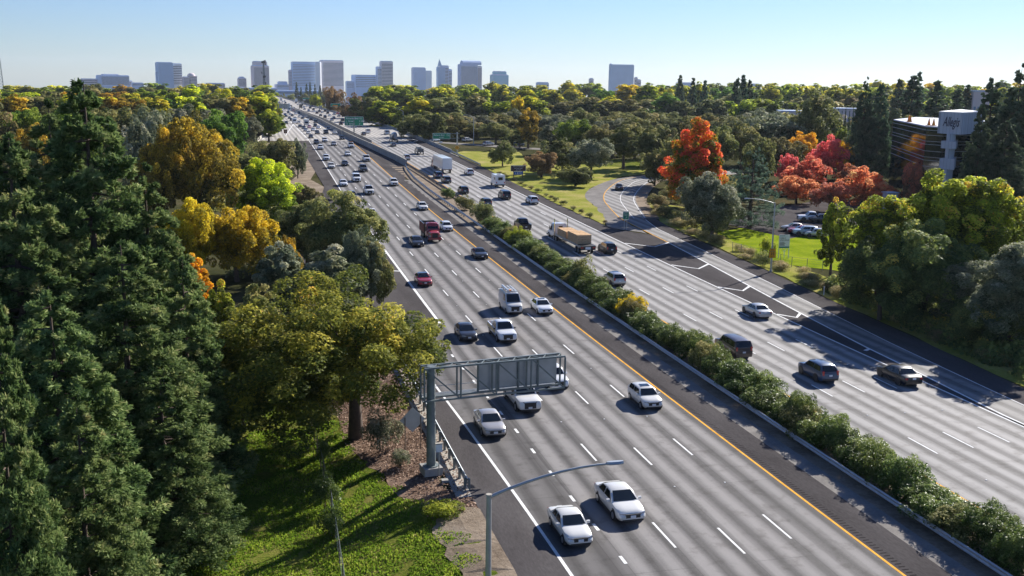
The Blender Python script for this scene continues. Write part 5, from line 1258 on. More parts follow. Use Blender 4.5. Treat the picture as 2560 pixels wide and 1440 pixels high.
t_ = tower('domed_hall', [(686, 726, 212, 'grey', 3), (694, 718, 205, 'white', 0)], 'low domed hall between the tan tower and the twin slabs')
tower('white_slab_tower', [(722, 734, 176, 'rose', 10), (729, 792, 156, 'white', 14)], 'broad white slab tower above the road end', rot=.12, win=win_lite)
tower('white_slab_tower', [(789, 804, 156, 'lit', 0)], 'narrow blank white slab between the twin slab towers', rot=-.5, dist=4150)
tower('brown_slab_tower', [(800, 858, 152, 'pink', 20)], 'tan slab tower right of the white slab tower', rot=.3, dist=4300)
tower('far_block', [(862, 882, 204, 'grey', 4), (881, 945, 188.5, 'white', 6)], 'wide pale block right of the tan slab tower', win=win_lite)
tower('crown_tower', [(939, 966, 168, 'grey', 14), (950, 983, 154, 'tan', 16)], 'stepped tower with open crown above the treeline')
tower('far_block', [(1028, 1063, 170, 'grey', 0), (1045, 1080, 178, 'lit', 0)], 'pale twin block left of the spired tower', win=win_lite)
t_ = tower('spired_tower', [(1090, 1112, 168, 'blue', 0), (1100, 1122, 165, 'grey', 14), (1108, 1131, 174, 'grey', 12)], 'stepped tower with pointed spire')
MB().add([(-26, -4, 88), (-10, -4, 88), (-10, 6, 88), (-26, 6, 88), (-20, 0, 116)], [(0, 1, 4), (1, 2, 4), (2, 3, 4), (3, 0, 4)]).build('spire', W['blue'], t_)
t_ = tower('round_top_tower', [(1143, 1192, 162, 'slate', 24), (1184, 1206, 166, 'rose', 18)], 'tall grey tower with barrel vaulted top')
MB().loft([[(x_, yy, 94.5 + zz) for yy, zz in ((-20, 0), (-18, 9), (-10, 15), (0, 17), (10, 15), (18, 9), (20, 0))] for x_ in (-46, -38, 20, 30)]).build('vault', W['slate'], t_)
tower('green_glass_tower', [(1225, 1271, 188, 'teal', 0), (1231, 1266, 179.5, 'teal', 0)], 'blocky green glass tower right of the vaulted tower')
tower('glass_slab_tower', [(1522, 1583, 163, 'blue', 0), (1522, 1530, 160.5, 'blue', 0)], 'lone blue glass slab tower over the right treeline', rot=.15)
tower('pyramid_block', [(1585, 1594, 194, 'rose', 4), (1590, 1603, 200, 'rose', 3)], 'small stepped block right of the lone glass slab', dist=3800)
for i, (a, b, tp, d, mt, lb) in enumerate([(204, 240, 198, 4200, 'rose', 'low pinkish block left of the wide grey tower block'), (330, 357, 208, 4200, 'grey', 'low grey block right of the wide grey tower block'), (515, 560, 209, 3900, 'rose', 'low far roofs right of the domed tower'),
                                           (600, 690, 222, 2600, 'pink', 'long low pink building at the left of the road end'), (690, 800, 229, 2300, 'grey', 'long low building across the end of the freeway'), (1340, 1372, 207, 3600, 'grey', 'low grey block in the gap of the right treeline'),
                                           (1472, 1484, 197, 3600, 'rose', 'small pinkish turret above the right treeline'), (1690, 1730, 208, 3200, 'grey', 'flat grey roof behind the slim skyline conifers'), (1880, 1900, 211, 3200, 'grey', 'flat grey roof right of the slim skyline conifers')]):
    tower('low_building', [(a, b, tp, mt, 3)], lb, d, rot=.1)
for a, b, tp, d, lb in ((1945, 2000, 272, 520, 'pale low building behind the large dark oak'), (2080, 2145, 273, 520, 'pale low building behind the row of cypresses'), (2428, 2462, 250, 480, 'white flat building behind the office tower')):
    x, y = azpos((a + b) / 2, d); mpp = d / FPX; zt = zat(a, tp, d)
    o_ = empty('low_building', (x, y, gz(y)), -math.atan2(x, y) + .1, lb, 'building')
    w_ = (b - a) * mpp
    MB().box(-w_ / 2, w_ / 2, -6, 6, 0, zt).build('wall', W['pink'], o_); MB().box(-w_ / 2 - .3, w_ / 2 + .3, -6.3, 6.3, zt, zt + .5).build('roof', W['grey'], o_)
    for k in range(4): MB().box(-w_ / 2 + w_ * (.06 + .24 * k), -w_ / 2 + w_ * (.2 + .24 * k), -6.08, -6.0, zt * .3, zt * .72).build('window', win_lite, o_)
# lattice masts
def mast(px, top, dist, wb, label, dishes=True, r=.22):
    x, y = azpos(px, dist, 200); zt = zat(px, top, dist) - gz(y)
    m_ = empty('lattice_mast', (x, y, gz(y)), .3, label, 'mast')
    n = 14
    wd = lambda k: wb * (1 - .7 * k / n)
    mb = MB()
    for k in range(n):
        z0, z1 = zt * k / n, zt * (k + 1) / n
        cs = [(-1, -1), (1, -1), (1, 1), (-1, 1)]
        for q in range(4):
            a, b = cs[q], cs[(q + 1) % 4]
            mb.beam((a[0] * wd(k), a[1] * wd(k), z0), (a[0] * wd(k + 1), a[1] * wd(k + 1), z1), r)
            mb.beam((a[0] * wd(k), a[1] * wd(k), z0), (b[0] * wd(k + 1), b[1] * wd(k + 1), z1), r * .7)
            mb.beam((a[0] * wd(k + 1), a[1] * wd(k + 1), z1), (b[0] * wd(k + 1), b[1] * wd(k + 1), z1), r * .6)
    mb.build('lattice', steel_d, m_)
    if dishes:
        rr_ = rng(9)
        for k in range(12):
            a = rr_.uniform(0, 6.28); zz = zt * (rr_.uniform(.5, 1.0) if k > 4 else .97)
            MB().tube([(math.cos(a) * 2.0, math.sin(a) * 2.0, zz), (math.cos(a) * 3.0, math.sin(a) * 3.0, zz)], [1.4, 1.5], 10).build('dish', dark_m, m_)
    return m_
mast(660, 152, 1500, 1.6, 'antenna mast with dishes in front of the tan tower', True, .55)
mast(1, 146, 1500, 4.0, 'lattice radio mast at the left edge of the sky', False, .4)
for i, (px, top, w_) in enumerate([(741, 206, 15), (766, 210, 15), (775, 205, 12), (787, 211, 14), (800, 214, 16), (752, 218, 14)]):
    tree('distant_conifer', 'far_conifer%d' % (1 + i % 2), 'conif', px, top, 1700, w_, 'distant dark conifer before the white slab tower', 'distant conifers at the road end')
for i, (px, top, w_) in enumerate([(705, 232, 26), (728, 234, 26), (815, 224, 30), (775, 235, 24), (760, 233, 22)]):
    tree('distant_tree', 'far_round%d' % (1 + i % 3), 'oak', px, top, 1600, w_, 'distant dark tree closing the road end', 'distant trees at the road end')

# ------------------------------------------------------------------ haze over the plain
hz = MB().box(-8000, 8000, -1000, 9500, -140, 170).build('haze', None)
hm = bpy.data.materials.new('haze'); hm.use_nodes = True; ht = hm.node_tree
ht.nodes.remove(ht.nodes['Principled BSDF'])
pv = ht.nodes.new('ShaderNodeVolumePrincipled'); pv.inputs['Color'].default_value = (0.78, 0.87, 1.0, 1); pv.inputs['Density'].default_value = HAZE; pv.inputs['Anisotropy'].default_value = 0.3
ht.links.new(pv.outputs[0], ht.nodes['Material Output'].inputs['Volume'])
hz.data.materials.append(hm); hz['kind'] = 'stuff'
# ------------------------------------------------------------------ vehicles; local +Y is forwards, origin on the road under the centre
CM = {}
def lerp(a, b, t): return a + (b - a) * t

SPEC = {
    # L, W, H, belt, hood z, tail z, cabin: front base, front top, rear top, rear base (y), roof half-width factor, wheelbase, wheel radius, kind
    'sedan':  dict(L=4.75, W=1.84, H=1.45, belt=.95, hood=.88, tail=1.02, cy=(1.02, .22, -1.0, -1.72), wt=.70, wb=2.78, r=.33),
    'old':    dict(L=4.45, W=1.72, H=1.40, belt=.93, hood=.84, tail=.99, cy=(.92, .22, -.85, -1.42), wt=.74, wb=2.62, r=.30),
    'coupe':  dict(L=4.8, W=1.9, H=1.38, belt=.93, hood=.90, tail=1.0, cy=(.75, .0, -.95, -1.8), wt=.66, wb=2.72, r=.34),
    'hatch':  dict(L=4.3, W=1.8, H=1.52, belt=1.0, hood=.92, tail=1.02, cy=(1.0, .35, -1.55, -2.02), wt=.72, wb=2.62, r=.32),
    'suv':    dict(L=4.65, W=1.88, H=1.68, belt=1.1, hood=1.04, tail=1.1, cy=(1.0, .42, -1.72, -2.22), wt=.74, wb=2.7, r=.36),
    'bigsuv': dict(L=5.2, W=2.02, H=1.92, belt=1.22, hood=1.16, tail=1.22, cy=(1.18, .68, -2.2, -2.52), wt=.80, wb=2.95, r=.39),
    'van':    dict(L=5.1, W=1.95, H=2.25, belt=1.25, hood=1.2, tail=1.25, cy=(1.55, .85, -2.42, -2.52), wt=.84, wb=3.1, r=.35),
    'pickup': dict(L=5.7, W=2.02, H=1.92, belt=1.2, hood=1.16, tail=1.15, cy=(1.35, .72, -.42, -.72), wt=.77, wb=3.6, r=.40),
}
def car_meshes(kind):
    if kind in CM: return CM[kind]
    s = SPEC[kind]; L, W, H, belt = s['L'], s['W'], s['H'], s['belt']; w = W / 2; hl = L / 2; r = s['r']
    a0, a1, b1, b0 = s['cy']
    D = {}
    bed = kind == 'pickup'
    def ring(y, zt, hw, zb=.26, crown=.03):
        o = [(0, zb), (hw * .84, zb), (hw * .97, zb + .13), (hw, lerp(zb, zt, .5)), (hw * .985, lerp(zb, zt, .78)), (hw * .93, zt - .03), (hw * .8, zt + crown * .4), (hw * .4, zt + crown), (0, zt + crown)]
        return [(x, y, z) for x, z in o] + [(-x, y, z) for x, z in o[-2:0:-1]]
    hood, tail = s['hood'], s['tail']
    st = [(-hl, .68, .86, .42, 0), (-hl + .07, tail - .12, .93, .3, .01), (-hl + .28, tail - .015, .965, .24, .02), (b0 + .05 if b0 + .05 > -hl + .35 else -hl + .45, tail, .99, .22, .02), (-.2, belt, 1.0, .22, .0), (a0 - .05, max(belt, hood) , 1.0, .22, .02),
          (a0 + (hl - a0) * .45, hood, .985, .22, .035), (hl - .42, hood - .06, .95, .24, .035), (hl - .14, hood - .17, .885, .28, .03), (hl - .03, hood - .3, .82, .34, .015), (hl, .56, .78, .4, 0)]
    if bed:
        st = [(-.78, belt, 1.0, .4, 0), (-.2, belt, 1.0, .36, .0), (a0 - .05, max(belt, hood), 1.0, .36, .02), (a0 + (hl - a0) * .45, hood, .985, .36, .035), (hl - .3, hood - .04, .96, .36, .03), (hl - .1, hood - .12, .93, .4, .02), (hl - .02, hood - .3, .9, .42, 0), (hl, .7, .88, .45, 0)]
    mb = MB().loft([ring(y, zt, w * k, zb, cr) for y, zt, k, zb, cr in sorted(st)])
    # cabin shell with tumblehome
    wb_, wt_ = w * .93, w * s['wt']
    def cring(y, zt):
        t = (zt - belt) / (H - belt); ww = lerp(wb_, wt_, t)
        o = [(wb_, belt - .06), (lerp(wb_, ww, .94), lerp(belt, zt, .9)), (ww * .92, zt - .012), (ww * .5, zt + .028 * t), (0, zt + .036 * t)]
        return [(x, y, z) for x, z in o] + [(-x, y, z) for x, z in o[-2::-1]]
    mb.loft([cring(a0, belt), cring(lerp(a0, a1, .5), lerp(belt, H - .03, .52)), cring(a1, H - .05), cring(lerp(a1, b1, .4), H), cring(lerp(a1, b1, .75), H - .01), cring(b1, H - .07), cring(lerp(b1, b0, .5), lerp(belt, H - .07, .55)), cring(b0, belt)])
    if bed:
        zb, zt = .62, 1.18
        mb.box(-w * .98, -w * .86, -hl + .06, -.79, .5, zt); mb.box(w * .86, w * .98, -hl + .06, -.79, .5, zt)
        mb.box(-w * .86, w * .86, -hl, -hl + .08, .5, zt); mb.box(-w * .859, w * .859, -hl + .081, -.79, .5, zb)
        D['bed_liner'] = MB().box(-w * .85, w * .85, -hl + .09, -.8, zb + .005, zb + .03).mesh('bed_liner')
    D['body'] = mb.mesh('body', 38)
    # windscreen and rear window on the sloping planes
    def slope(ya, yb, flip):
        v = []
        for t in (.06, .5, .93):
            z = lerp(belt, H - .05, t); y = lerp(ya, yb, t); hw = lerp(wb_, wt_, t) * .87
            for k in (-1, -.5, 0, .5, 1): v.append((hw * k, y + (.022 if not flip else -.022) + (.05 if not flip else -.03) * (1 - k * k) * .4, z + .022))
        f = [(i * 5 + k, i * 5 + k + 1, (i + 1) * 5 + k + 1, (i + 1) * 5 + k) for i in range(2) for k in range(4)]
        return MB().add(v, f).mesh('glass')
    D['windscreen'] = slope(a0, a1, False); D['rear_window'] = slope(b0, b1, True)
    if kind == 'van': D['rear_window'] = MB().box(-.62, .62, -hl - .015, -hl + .02, 1.35, 1.85).mesh('glass')
    # side windows
    def side(y0b, y0t, y1b, y1t, sgn):
        v = []
        for t in (.1, .84):
            z = lerp(belt, H - .04, t); x = lerp(wb_, lerp(wb_, wt_, t), .98) * sgn + .016 * sgn
            f0, f1 = (y0b, y0t); q0, q1 = (y1b, y1t)
            v += [(x, lerp(y0b, y0t, t), z), (x, lerp(y1b, y1t, t), z)]
        return MB().add(v, [(0, 1, 3, 2)]).mesh('glass')
    mid = lerp(a1, b1, .5) if not bed else None
    for sg in (-1, 1):
        if kind == 'van': D['side_window%d' % sg] = [side(a0 - .2, a1 - .1, .1, .1, sg)]
        elif bed: D['side_window%d' % sg] = [side(a0 - .2, a1 - .1, b0 + .12, b1 + .08, sg)]
        else:
            li = [side(a0 - .2, a1 - .1, mid + .05, mid + .05, sg), side(mid - .05, mid - .05, b0 + .3, b1 + .06, sg)]
            D['side_window%d' % sg] = li
    hx, hz_ = w * .66, hood - (.24 if not bed else .22)
    D['headlight'] = MB().loft([[(-.17, 0, -.07), (.17, -.1, -.06), (.17, -.12, .07), (-.17, -.02, .06)], [(-.17, -.2, -.07), (.17, -.26, -.06), (.17, -.26, .07), (-.17, -.2, .06)]]).mesh('headlight')
    D['hl_pos'] = (hx, hl - .035, hz_ + .03)
    tz = tail - (.2 if kind not in ('suv', 'bigsuv', 'van', 'hatch') else .08)
    D['taillight'] = MB().box(-.13, .1, -.03, .06, -.1, .04).mesh('taillight') if kind not in ('suv', 'bigsuv', 'van', 'pickup') else MB().box(-.09, .09, -.02, .16, -.2, .18).mesh('taillight')
    D['tl_pos'] = (w * .76, -hl + .03, tz)
    D['grille'] = MB().box(-.48 * w, .48 * w, hl - .12, hl + .014, .47, max(.69, hood - .2)).mesh('grille')
    D['plate'] = MB().box(-.16, .16, -.012, .012, -.08, .08).mesh('plate')
    D['bumper'] = MB().box(-.7 * w, .7 * w, hl - .1, hl + .008, .27, .38).mesh('bumper'); D['rear_bumper'] = MB().box(-.82 * w, .82 * w, -hl - .006, -hl + .1, .32, .5).mesh('rb')
    D['sill'] = MB().box(-w * .99, -w * .9, -s['wb'] / 2 + .45, s['wb'] / 2 - .4, .2, .33).box(w * .9, w * .99, -s['wb'] / 2 + .45, s['wb'] / 2 - .4, .2, .33).mesh('sill')
    D['mirror'] = MB().box(-.1, .1, -.06, .06, -.07, .07).mesh('mirror')
    D['m_pos'] = (w * .99 + .08, a0 - .28, belt + .05)
    D['wheel_y'] = (s['wb'] / 2 + .05, -s['wb'] / 2 + .05)
    tw = .22
    D['tyre'] = MB().tube([(-tw / 2, 0, 0), (-tw / 2 + .03, 0, 0), (tw / 2 - .03, 0, 0), (tw / 2, 0, 0)], [r * .93, r, r, r * .93], 18).mesh('tyre', 40)
    D['rim'] = MB().tube([(-tw / 2 - .012, 0, 0), (tw / 2 + .012, 0, 0)], r * .62, 12).mesh('rim', 40)
    D['arch'] = MB().tube([(-tw / 2 - .03, 0, 0), (tw / 2 - .01, 0, 0)], r * 1.16, 16).mesh('arch', 40)
    D['spec'] = s
    CM[kind] = D
    return D

def car(name, kind, paint, x, y, heading, label, group=None, lod=0, cat='car', z=None, roof=None, hood=None, rz=None, scale=1.0):
    """heading +1: driving away along +Y, -1: towards the camera"""
    D = car_meshes(kind); s = D['spec']; w = s['W'] / 2; hl = s['L'] / 2
    z = (float(T(y)) if z is None else z) + .004
    sl = (float(T(y + 2)) - float(T(y - 2))) / 4
    ang = (0 if heading > 0 else math.pi) if rz is None else rz
    root = empty(name, (x, y, z), ang, label, cat, group, (scale,) * 3)
    root.rotation_euler = (math.atan(sl) * heading, 0, ang + (.014 * math.sin(x * 12.9 + y * 7.7) if rz is None else 0))
    if paint == 'white': paint = ('white', 'white2', 'white3')[int(abs(x * 7.3 + y * 3.1)) % 3]
    pm = PAINT[paint]
    body = obj('body', D['body'], root, pm)
    obj('windscreen', D['windscreen'], root, glass); obj('rear_window', D['rear_window'], root, glass)
    for sg in (-1, 1):
        for m in D['side_window%d' % sg]: obj('side_window', m, root, glass)
    if 'bed_liner' in D: obj('bed_liner', D['bed_liner'], root, dark_m)
    for yy in D['wheel_y']:
        for sg in (-1, 1):
            wx = sg * (w - .1)
            wh = obj('wheel', D['tyre'], root, black, loc=(wx, yy, s['r']))
            if lod < 2: obj('rim', D['rim'], wh, rim_m)
            if lod < 2: obj('wheel_arch', D['arch'], root, dark_m, loc=(wx, yy, s['r'] + .03), scale=(.9, 1, 1))
    for sg in (-1, 1):
        hx = D['hl_pos']; obj('headlight', D['headlight'], root, lamp_w, loc=(sg * hx[0], hx[1], hx[2]), scale=(sg, 1, 1))
        tx = D['tl_pos']; obj('tail_light', D['taillight'], root, lamp_r, loc=(sg * tx[0], tx[1], tx[2]))
        if lod < 2: mx_ = D['m_pos']; obj('mirror', D['mirror'], root, pm if kind != 'pickup' else dark_m, loc=(sg * mx_[0], mx_[1], mx_[2]))
    if lod < 2:
        obj('grille', D['grille'], root, dark_m)
        obj('sill_trim', D['sill'], root, dark_m)
        obj('bumper', D['bumper'], root, dark_m); obj('rear_bumper', D['rear_bumper'], root, dark_m if kind in ('suv', 'hatch', 'pickup') else pm)
        obj('licence_plate', D['plate'], root, plate_m, loc=(0, hl + .02, .55)); obj('licence_plate', D['plate'], root, plate_m, loc=(0, -hl - .02, .8 if kind != 'pickup' else .75))
    if roof: # sunroof or contrasting roof panel
        a0, a1, b1, b0 = s['cy']
        MB().box(-w * .42, w * .42, lerp(a1, b1, .18), lerp(a1, b1, .5), s['H'] + .015, s['H'] + .046).build('sunroof', glass, root)
    return root

def place(px, py, kind, paint, heading, label, **k):
    """(px, py): pixel of the foot of the end that faces the camera"""
    p = P(px, py); L = SPEC[kind]['L']
    x = p.x + k.pop('dx', 0.0)
    return car(k.pop('name', {'sedan': 'sedan_car', 'old': 'sedan_car', 'coupe': 'coupe_car', 'hatch': 'hatchback_car', 'suv': 'suv_car', 'bigsuv': 'suv_car', 'van': 'van', 'pickup': 'pickup_truck'}[kind]), kind, paint, x, p.y + L / 2, heading, label,
               cat={'pickup': 'pickup truck', 'van': 'van'}.get(kind, 'car'), **k)

# ---- left carriageway, coming towards the camera
place(1452, 1374, 'old', 'white', -1, 'old white sedan in the outer lane nearest the camera')
place(1580, 1312, 'sedan', 'white', -1, 'white luxury sedan with wide grille, right of the old white sedan', scale=1.05)
place(1240, 1099, 'sedan', 'champagne', -1, 'silver champagne sedan beside the gantry column')
place(1325, 1036, 'pickup', 'white', -1, 'white pickup truck just below the gantry truss')
place(1399, 978, 'suv', 'white', -1, 'white SUV half hidden by the right end of the gantry')
place(1635, 1028, 'hatch', 'white', -1, 'white crossover with a dark sunroof in the lane by the yellow line', roof=True)
place(1175, 857, 'sedan', 'dark', -1, 'dark grey sedan left of the white and yellow pickup', scale=1.0)
wp = place(1271, 860, 'pickup', 'white', -1, 'white work pickup with yellow side panels and black grille')
MB().box(-1.025, -1.012, -2.7, .9, .72, 1.12).build('side_stripe', PAINT['yellow'], wp); MB().box(1.012, 1.025, -2.7, .9, .72, 1.12).build('side_stripe', PAINT['yellow'], wp)
vn = place(1289, 788, 'van', 'white', -1, 'white work van with ladders on its roof rack')
for a in (-.62, .62): MB().box(a - .03, a + .03, -2.2, .7, 2.36, 2.42).build('rack_rail', alum, vn)
for yy in (-1.9, -.8, .3): MB().box(-.75, .75, yy - .03, yy + .03, 2.27, 2.36).build('rack_bar', alum, vn)
for a in (-.45, -.1): MB().box(a - .03, a + .03, -2.5, .9, 2.46, 2.52).build('ladder_rail', PAINT['white'], vn)
for k in range(9): MB().box(-.45, -.1, -2.3 + .35 * k, -2.26 + .35 * k, 2.47, 2.51).build('ladder_rung', alum, vn)
MB().tube([(.45, -2.4, 2.52), (.45, .6, 2.52)], .13, 10).build('roof_tube', PAINT['white'], vn); MB().box(.05, .25, .2, .55, 2.42, 2.56).build('orange_strap', sign_orange, vn)
place(1367, 789, 'sedan', 'white', -1, 'white sedan with a black sunroof beside the work van', roof=True)
rc = place(1065, 718, 'coupe', 'red', -1, 'red sedan with a dark roof by the thick gore line')
rs_ = SPEC['coupe']; MB().box(-.58, .58, -.9, .05, rs_['H'] - .02, rs_['H'] + .042).build('dark_roof', PAINT['black'], rc)
place(1207, 650, 'coupe', 'dark', -1, 'dark grey sedan in the lane next to the yellow line, below the dump truck')
place(1047, 619, 'sedan', 'dark', -1, 'dark grey car beside the red dump truck')
place(1121, 580, 'hatch', 'white', -1, 'white hatchback right of the red dump truck')
place(1060, 527, 'sedan', 'white', -1, 'white sedan above the red dump truck in the inner lane')
place(932, 545, 'sedan', 'white', -1, 'white car half hidden behind the dark left oak')
place(987, 466, 'suv', 'white', -1, 'white crossover by the yellow line where the median hedge ends')
pk = place(925, 488, 'pickup', 'white', -1, 'white pickup with a ladder rack over its cab')
for a in (-.7, .7): MB().beam((a, -2.4, 1.2), (a, -2.4, 2.15), .06).beam((a, .4, 1.9), (a, .4, 2.15), .06).beam((a, -2.6, 2.15), (a, .8, 2.15), .06).build('rack', steel_d, pk)
place(882, 501, 'suv', 'dark', -1, 'dark SUV just above the dark left oak')
place(860, 467, 'sedan', 'white', -1, 'white sedan on the outer edge line above the dark SUV')
place(893, 456, 'bigsuv', 'white', -1, 'large white truck like SUV in the second lane')
place(910, 431, 'pickup', 'grey', -1, 'grey pickup above the large white SUV')
place(830, 422, 'sedan', 'white', -1, 'white sedan beside the dark sedan on the edge line')
place(864, 416, 'sedan', 'dark', -1, 'dark sedan right of the white sedan near the edge line')
place(918, 405, 'pickup', 'white', -1, 'white pickup by the yellow line below the wall')
place(817, 402, 'suv', 'white', -1, 'white SUV on the edge line, upper of two')
place(871, 391, 'sedan', 'white', -1, 'white sedan in the middle lane above the grey pickup')
place(802, 375, 'suv', 'white', -1, 'white SUV just past the bridge joint on the edge line')
bp = place(879, 371, 'pickup', 'white', -1, 'white pickup with roof beacons beside the wall')
MB().box(-.5, .5, .2, .35, 1.95, 2.1).build('beacon', sign_orange, bp)
place(836, 365, 'sedan', 'champagne', -1, 'beige sedan in the middle lane before the bridge joint')
place(792, 361, 'suv', 'dark', -1, 'dark SUV in the outer lane at the bridge joint')
place(813, 356, 'suv', 'white', -1, 'white car at the bridge joint right of the dark SUV')
place(856, 350, 'suv', 'dark', -1, 'dark SUV in the inner lane at the bridge joint')
place(778, 346, 'sedan', 'dark', -1, 'dark sedan in the outer lane just beyond the bridge joint')
GL = 'queue on the left bridge'
far_l = [(772, 336, 'sedan', 'white'), (794, 336, 'suv', 'grey'), (816, 336, 'bigsuv', 'black'), (838, 336, 'suv', 'white'), (822, 326, 'suv', 'blue'), (765, 329, 'sedan', 'silver'), (784, 328, 'sedan', 'white'), (797, 322, 'sedan', 'white'),
         (751, 319, 'sedan', 'dark'), (760, 323, 'sedan', 'grey'), (774, 321, 'hatch', 'pink'), (789, 318, 'suv', 'dark'), (790, 308, 'bigsuv', 'dark'), (778, 301, 'suv', 'dark'), (729, 303, 'suv', 'dark'), (716, 310, 'sedan', 'dark'), (700, 329, 'suv', 'dark'),
         (724, 298, 'sedan', 'grey'), (757, 298, 'sedan', 'dark'), (749, 294, 'sedan', 'white'), (765, 294, 'sedan', 'champagne'), (740, 287, 'suv', 'white'), (731, 291, 'sedan', 'dark'), (716, 293, 'sedan', 'dark'), (713, 289, 'sedan', 'blue'), (726, 288, 'sedan', 'white'),
         (721, 284, 'suv', 'grey'), (747, 284, 'sedan', 'dark'), (735, 278, 'suv', 'pink'), (697, 286, 'sedan', 'dark'), (705, 283, 'suv', 'grey'), (735, 272, 'sedan', 'white'), (712, 276, 'sedan', 'white'), (704, 277, 'suv', 'silver'), (700, 272, 'sedan', 'red'),
         (728, 268, 'suv', 'dark'), (717, 268, 'sedan', 'white'), (707, 268, 'sedan', 'grey'), (699, 266, 'suv', 'white'), (712, 263, 'sedan', 'dark'), (722, 263, 'suv', 'white'), (703, 261, 'sedan', 'white'), (714, 259, 'suv', 'grey'), (707, 257, 'sedan', 'white'), (699, 258, 'sedan', 'dark'), (712, 255, 'suv', 'white'), (705, 253, 'sedan', 'silver'), (738, 300, 'suv', 'silver'), (770, 307, 'hatch', 'white'), (748, 309, 'sedan', 'silver')]
CN = dict(white='white', grey='grey', black='black', blue='dark blue', silver='silver', dark='dark', pink='pale red', champagne='beige', red='red')
for i, (px, py, kd, pt) in enumerate(far_l):
    where = 'near half of the far queue on the left bridge' if py > 305 else ('middle of the far queue on the left bridge' if py > 275 else 'farthest end of the queue on the left bridge')
    place(px, py, kd, pt, -1, 'small %s %s in the %s' % (CN[pt], 'SUV' if 'suv' in kd else 'car', where), group=GL, lod=2)
# ---- right carriageway, driving away
place(1914, 799, 'sedan', 'silver', 1, 'silver sedan beside the third gore chevron on the right')
place(1860, 901, 'bigsuv', 'brown', 1, 'large brown SUV on the yellow line beside the hedge')
place(2076, 961, 'suv', 'blue', 1, 'dark blue crossover with pale roof in the right carriageway')
place(2283, 969, 'sedan', 'black', 1, 'black sedan near the tree shadows in the right carriageway', scale=1.04)
place(1550, 718, 'suv', 'silver', 1, 'silver white SUV crossing the yellow line beside the small dark median tree', roof=True)
place(1530, 637, 'suv', 'black', 1, 'black crossover right behind the lumber truck')
place(1316, 578, 'pickup', 'black', 1, 'black pickup with tan cargo behind the lime green bush')
place(1220, 518, 'suv', 'grey', 1, 'grey SUV half hidden by the tall median bush')
place(1337, 512, 'suv', 'white', 1, 'white crossover on the outer edge line by the grass')
place(1268, 500, 'bigsuv', 'black', 1, 'black SUV behind the white camper')
place(1163, 486, 'suv', 'dark', 1, 'dark SUV by the yellow line above the median bushes')
place(1120, 459, 'suv', 'grey', 1, 'grey SUV behind the white semi trailer, nearer of two')
place(1099, 447, 'suv', 'blue', 1, 'dark blue SUV behind the white semi trailer, farther of two')
place(1177, 439, 'suv', 'white', 1, 'white SUV right of the white semi trailer')
place(1019, 401, 'suv', 'silver', 1, 'silver SUV on the yellow line ahead of the semi trailer')
place(985, 367, 'sedan', 'grey', 1, 'grey car below the cement mixer truck')
place(969, 337, 'bigsuv', 'paleblue', 1, 'pale blue van like SUV above the cement mixer truck')
place(921, 334, 'bigsuv', 'white', 1, 'white SUV right of the dark sedan near the median sign pole')
place(910, 339, 'sedan', 'dark', 1, 'dark sedan near the median sign pole')
place(900, 318, 'suv', 'pink', 1, 'pale red and white SUV right below the median guide sign')
place(1553, 477, 'sedan', 'black', 1, 'black car on the exit ramp loop', rz=-.35, dx=.3)
GR = 'queue on the right bridge'
far_r = [(853, 313, 'suv', 'dark'), (830, 303, 'bigsuv', 'silver'), (835, 298, 'suv', 'blue'), (848, 293, 'suv', 'white'), (836, 288, 'sedan', 'silver'), (844, 286, 'sedan', 'red'), (813, 296, 'bigsuv', 'grey'), (857, 304, 'bigsuv', 'dark'), (859, 293, 'suv', 'blue'),
         (802, 291, 'sedan', 'dark'), (820, 285, 'suv', 'dark'), (806, 283, 'sedan', 'white'), (799, 281, 'suv', 'dark'), (813, 280, 'suv', 'black'), (786, 281, 'sedan', 'white'), (772, 279, 'suv', 'white'), (784, 276, 'suv', 'dark'), (762, 275, 'sedan', 'silver'), (776, 272, 'bigsuv', 'grey'),
         (760, 270, 'suv', 'white'), (751, 268, 'suv', 'dark'), (768, 267, 'sedan', 'white'), (756, 264, 'suv', 'black'), (745, 263, 'sedan', 'white'), (763, 262, 'sedan', 'grey'), (750, 259, 'suv', 'white'), (740, 259, 'sedan', 'dark'), (757, 257, 'suv', 'silver'), (743, 255, 'sedan', 'white'), (750, 253, 'suv', 'grey'), (735, 255, 'suv', 'white'), (738, 251, 'sedan', 'dark'), (793, 285, 'suv', 'grey'), (780, 268, 'suv', 'blue'), (825, 291, 'sedan', 'white'), (790, 272, 'sedan', 'white')]
for i, (px, py, kd, pt) in enumerate(far_r):
    where = 'near half of the far queue on the right bridge' if py > 284 else ('middle of the far queue on the right bridge' if py > 268 else 'farthest end of the queue on the right bridge')
    place(px, py, kd, pt, 1, 'small %s %s in the %s' % (CN[pt], 'SUV' if 'suv' in kd else 'car', where), group=GR, lod=2)

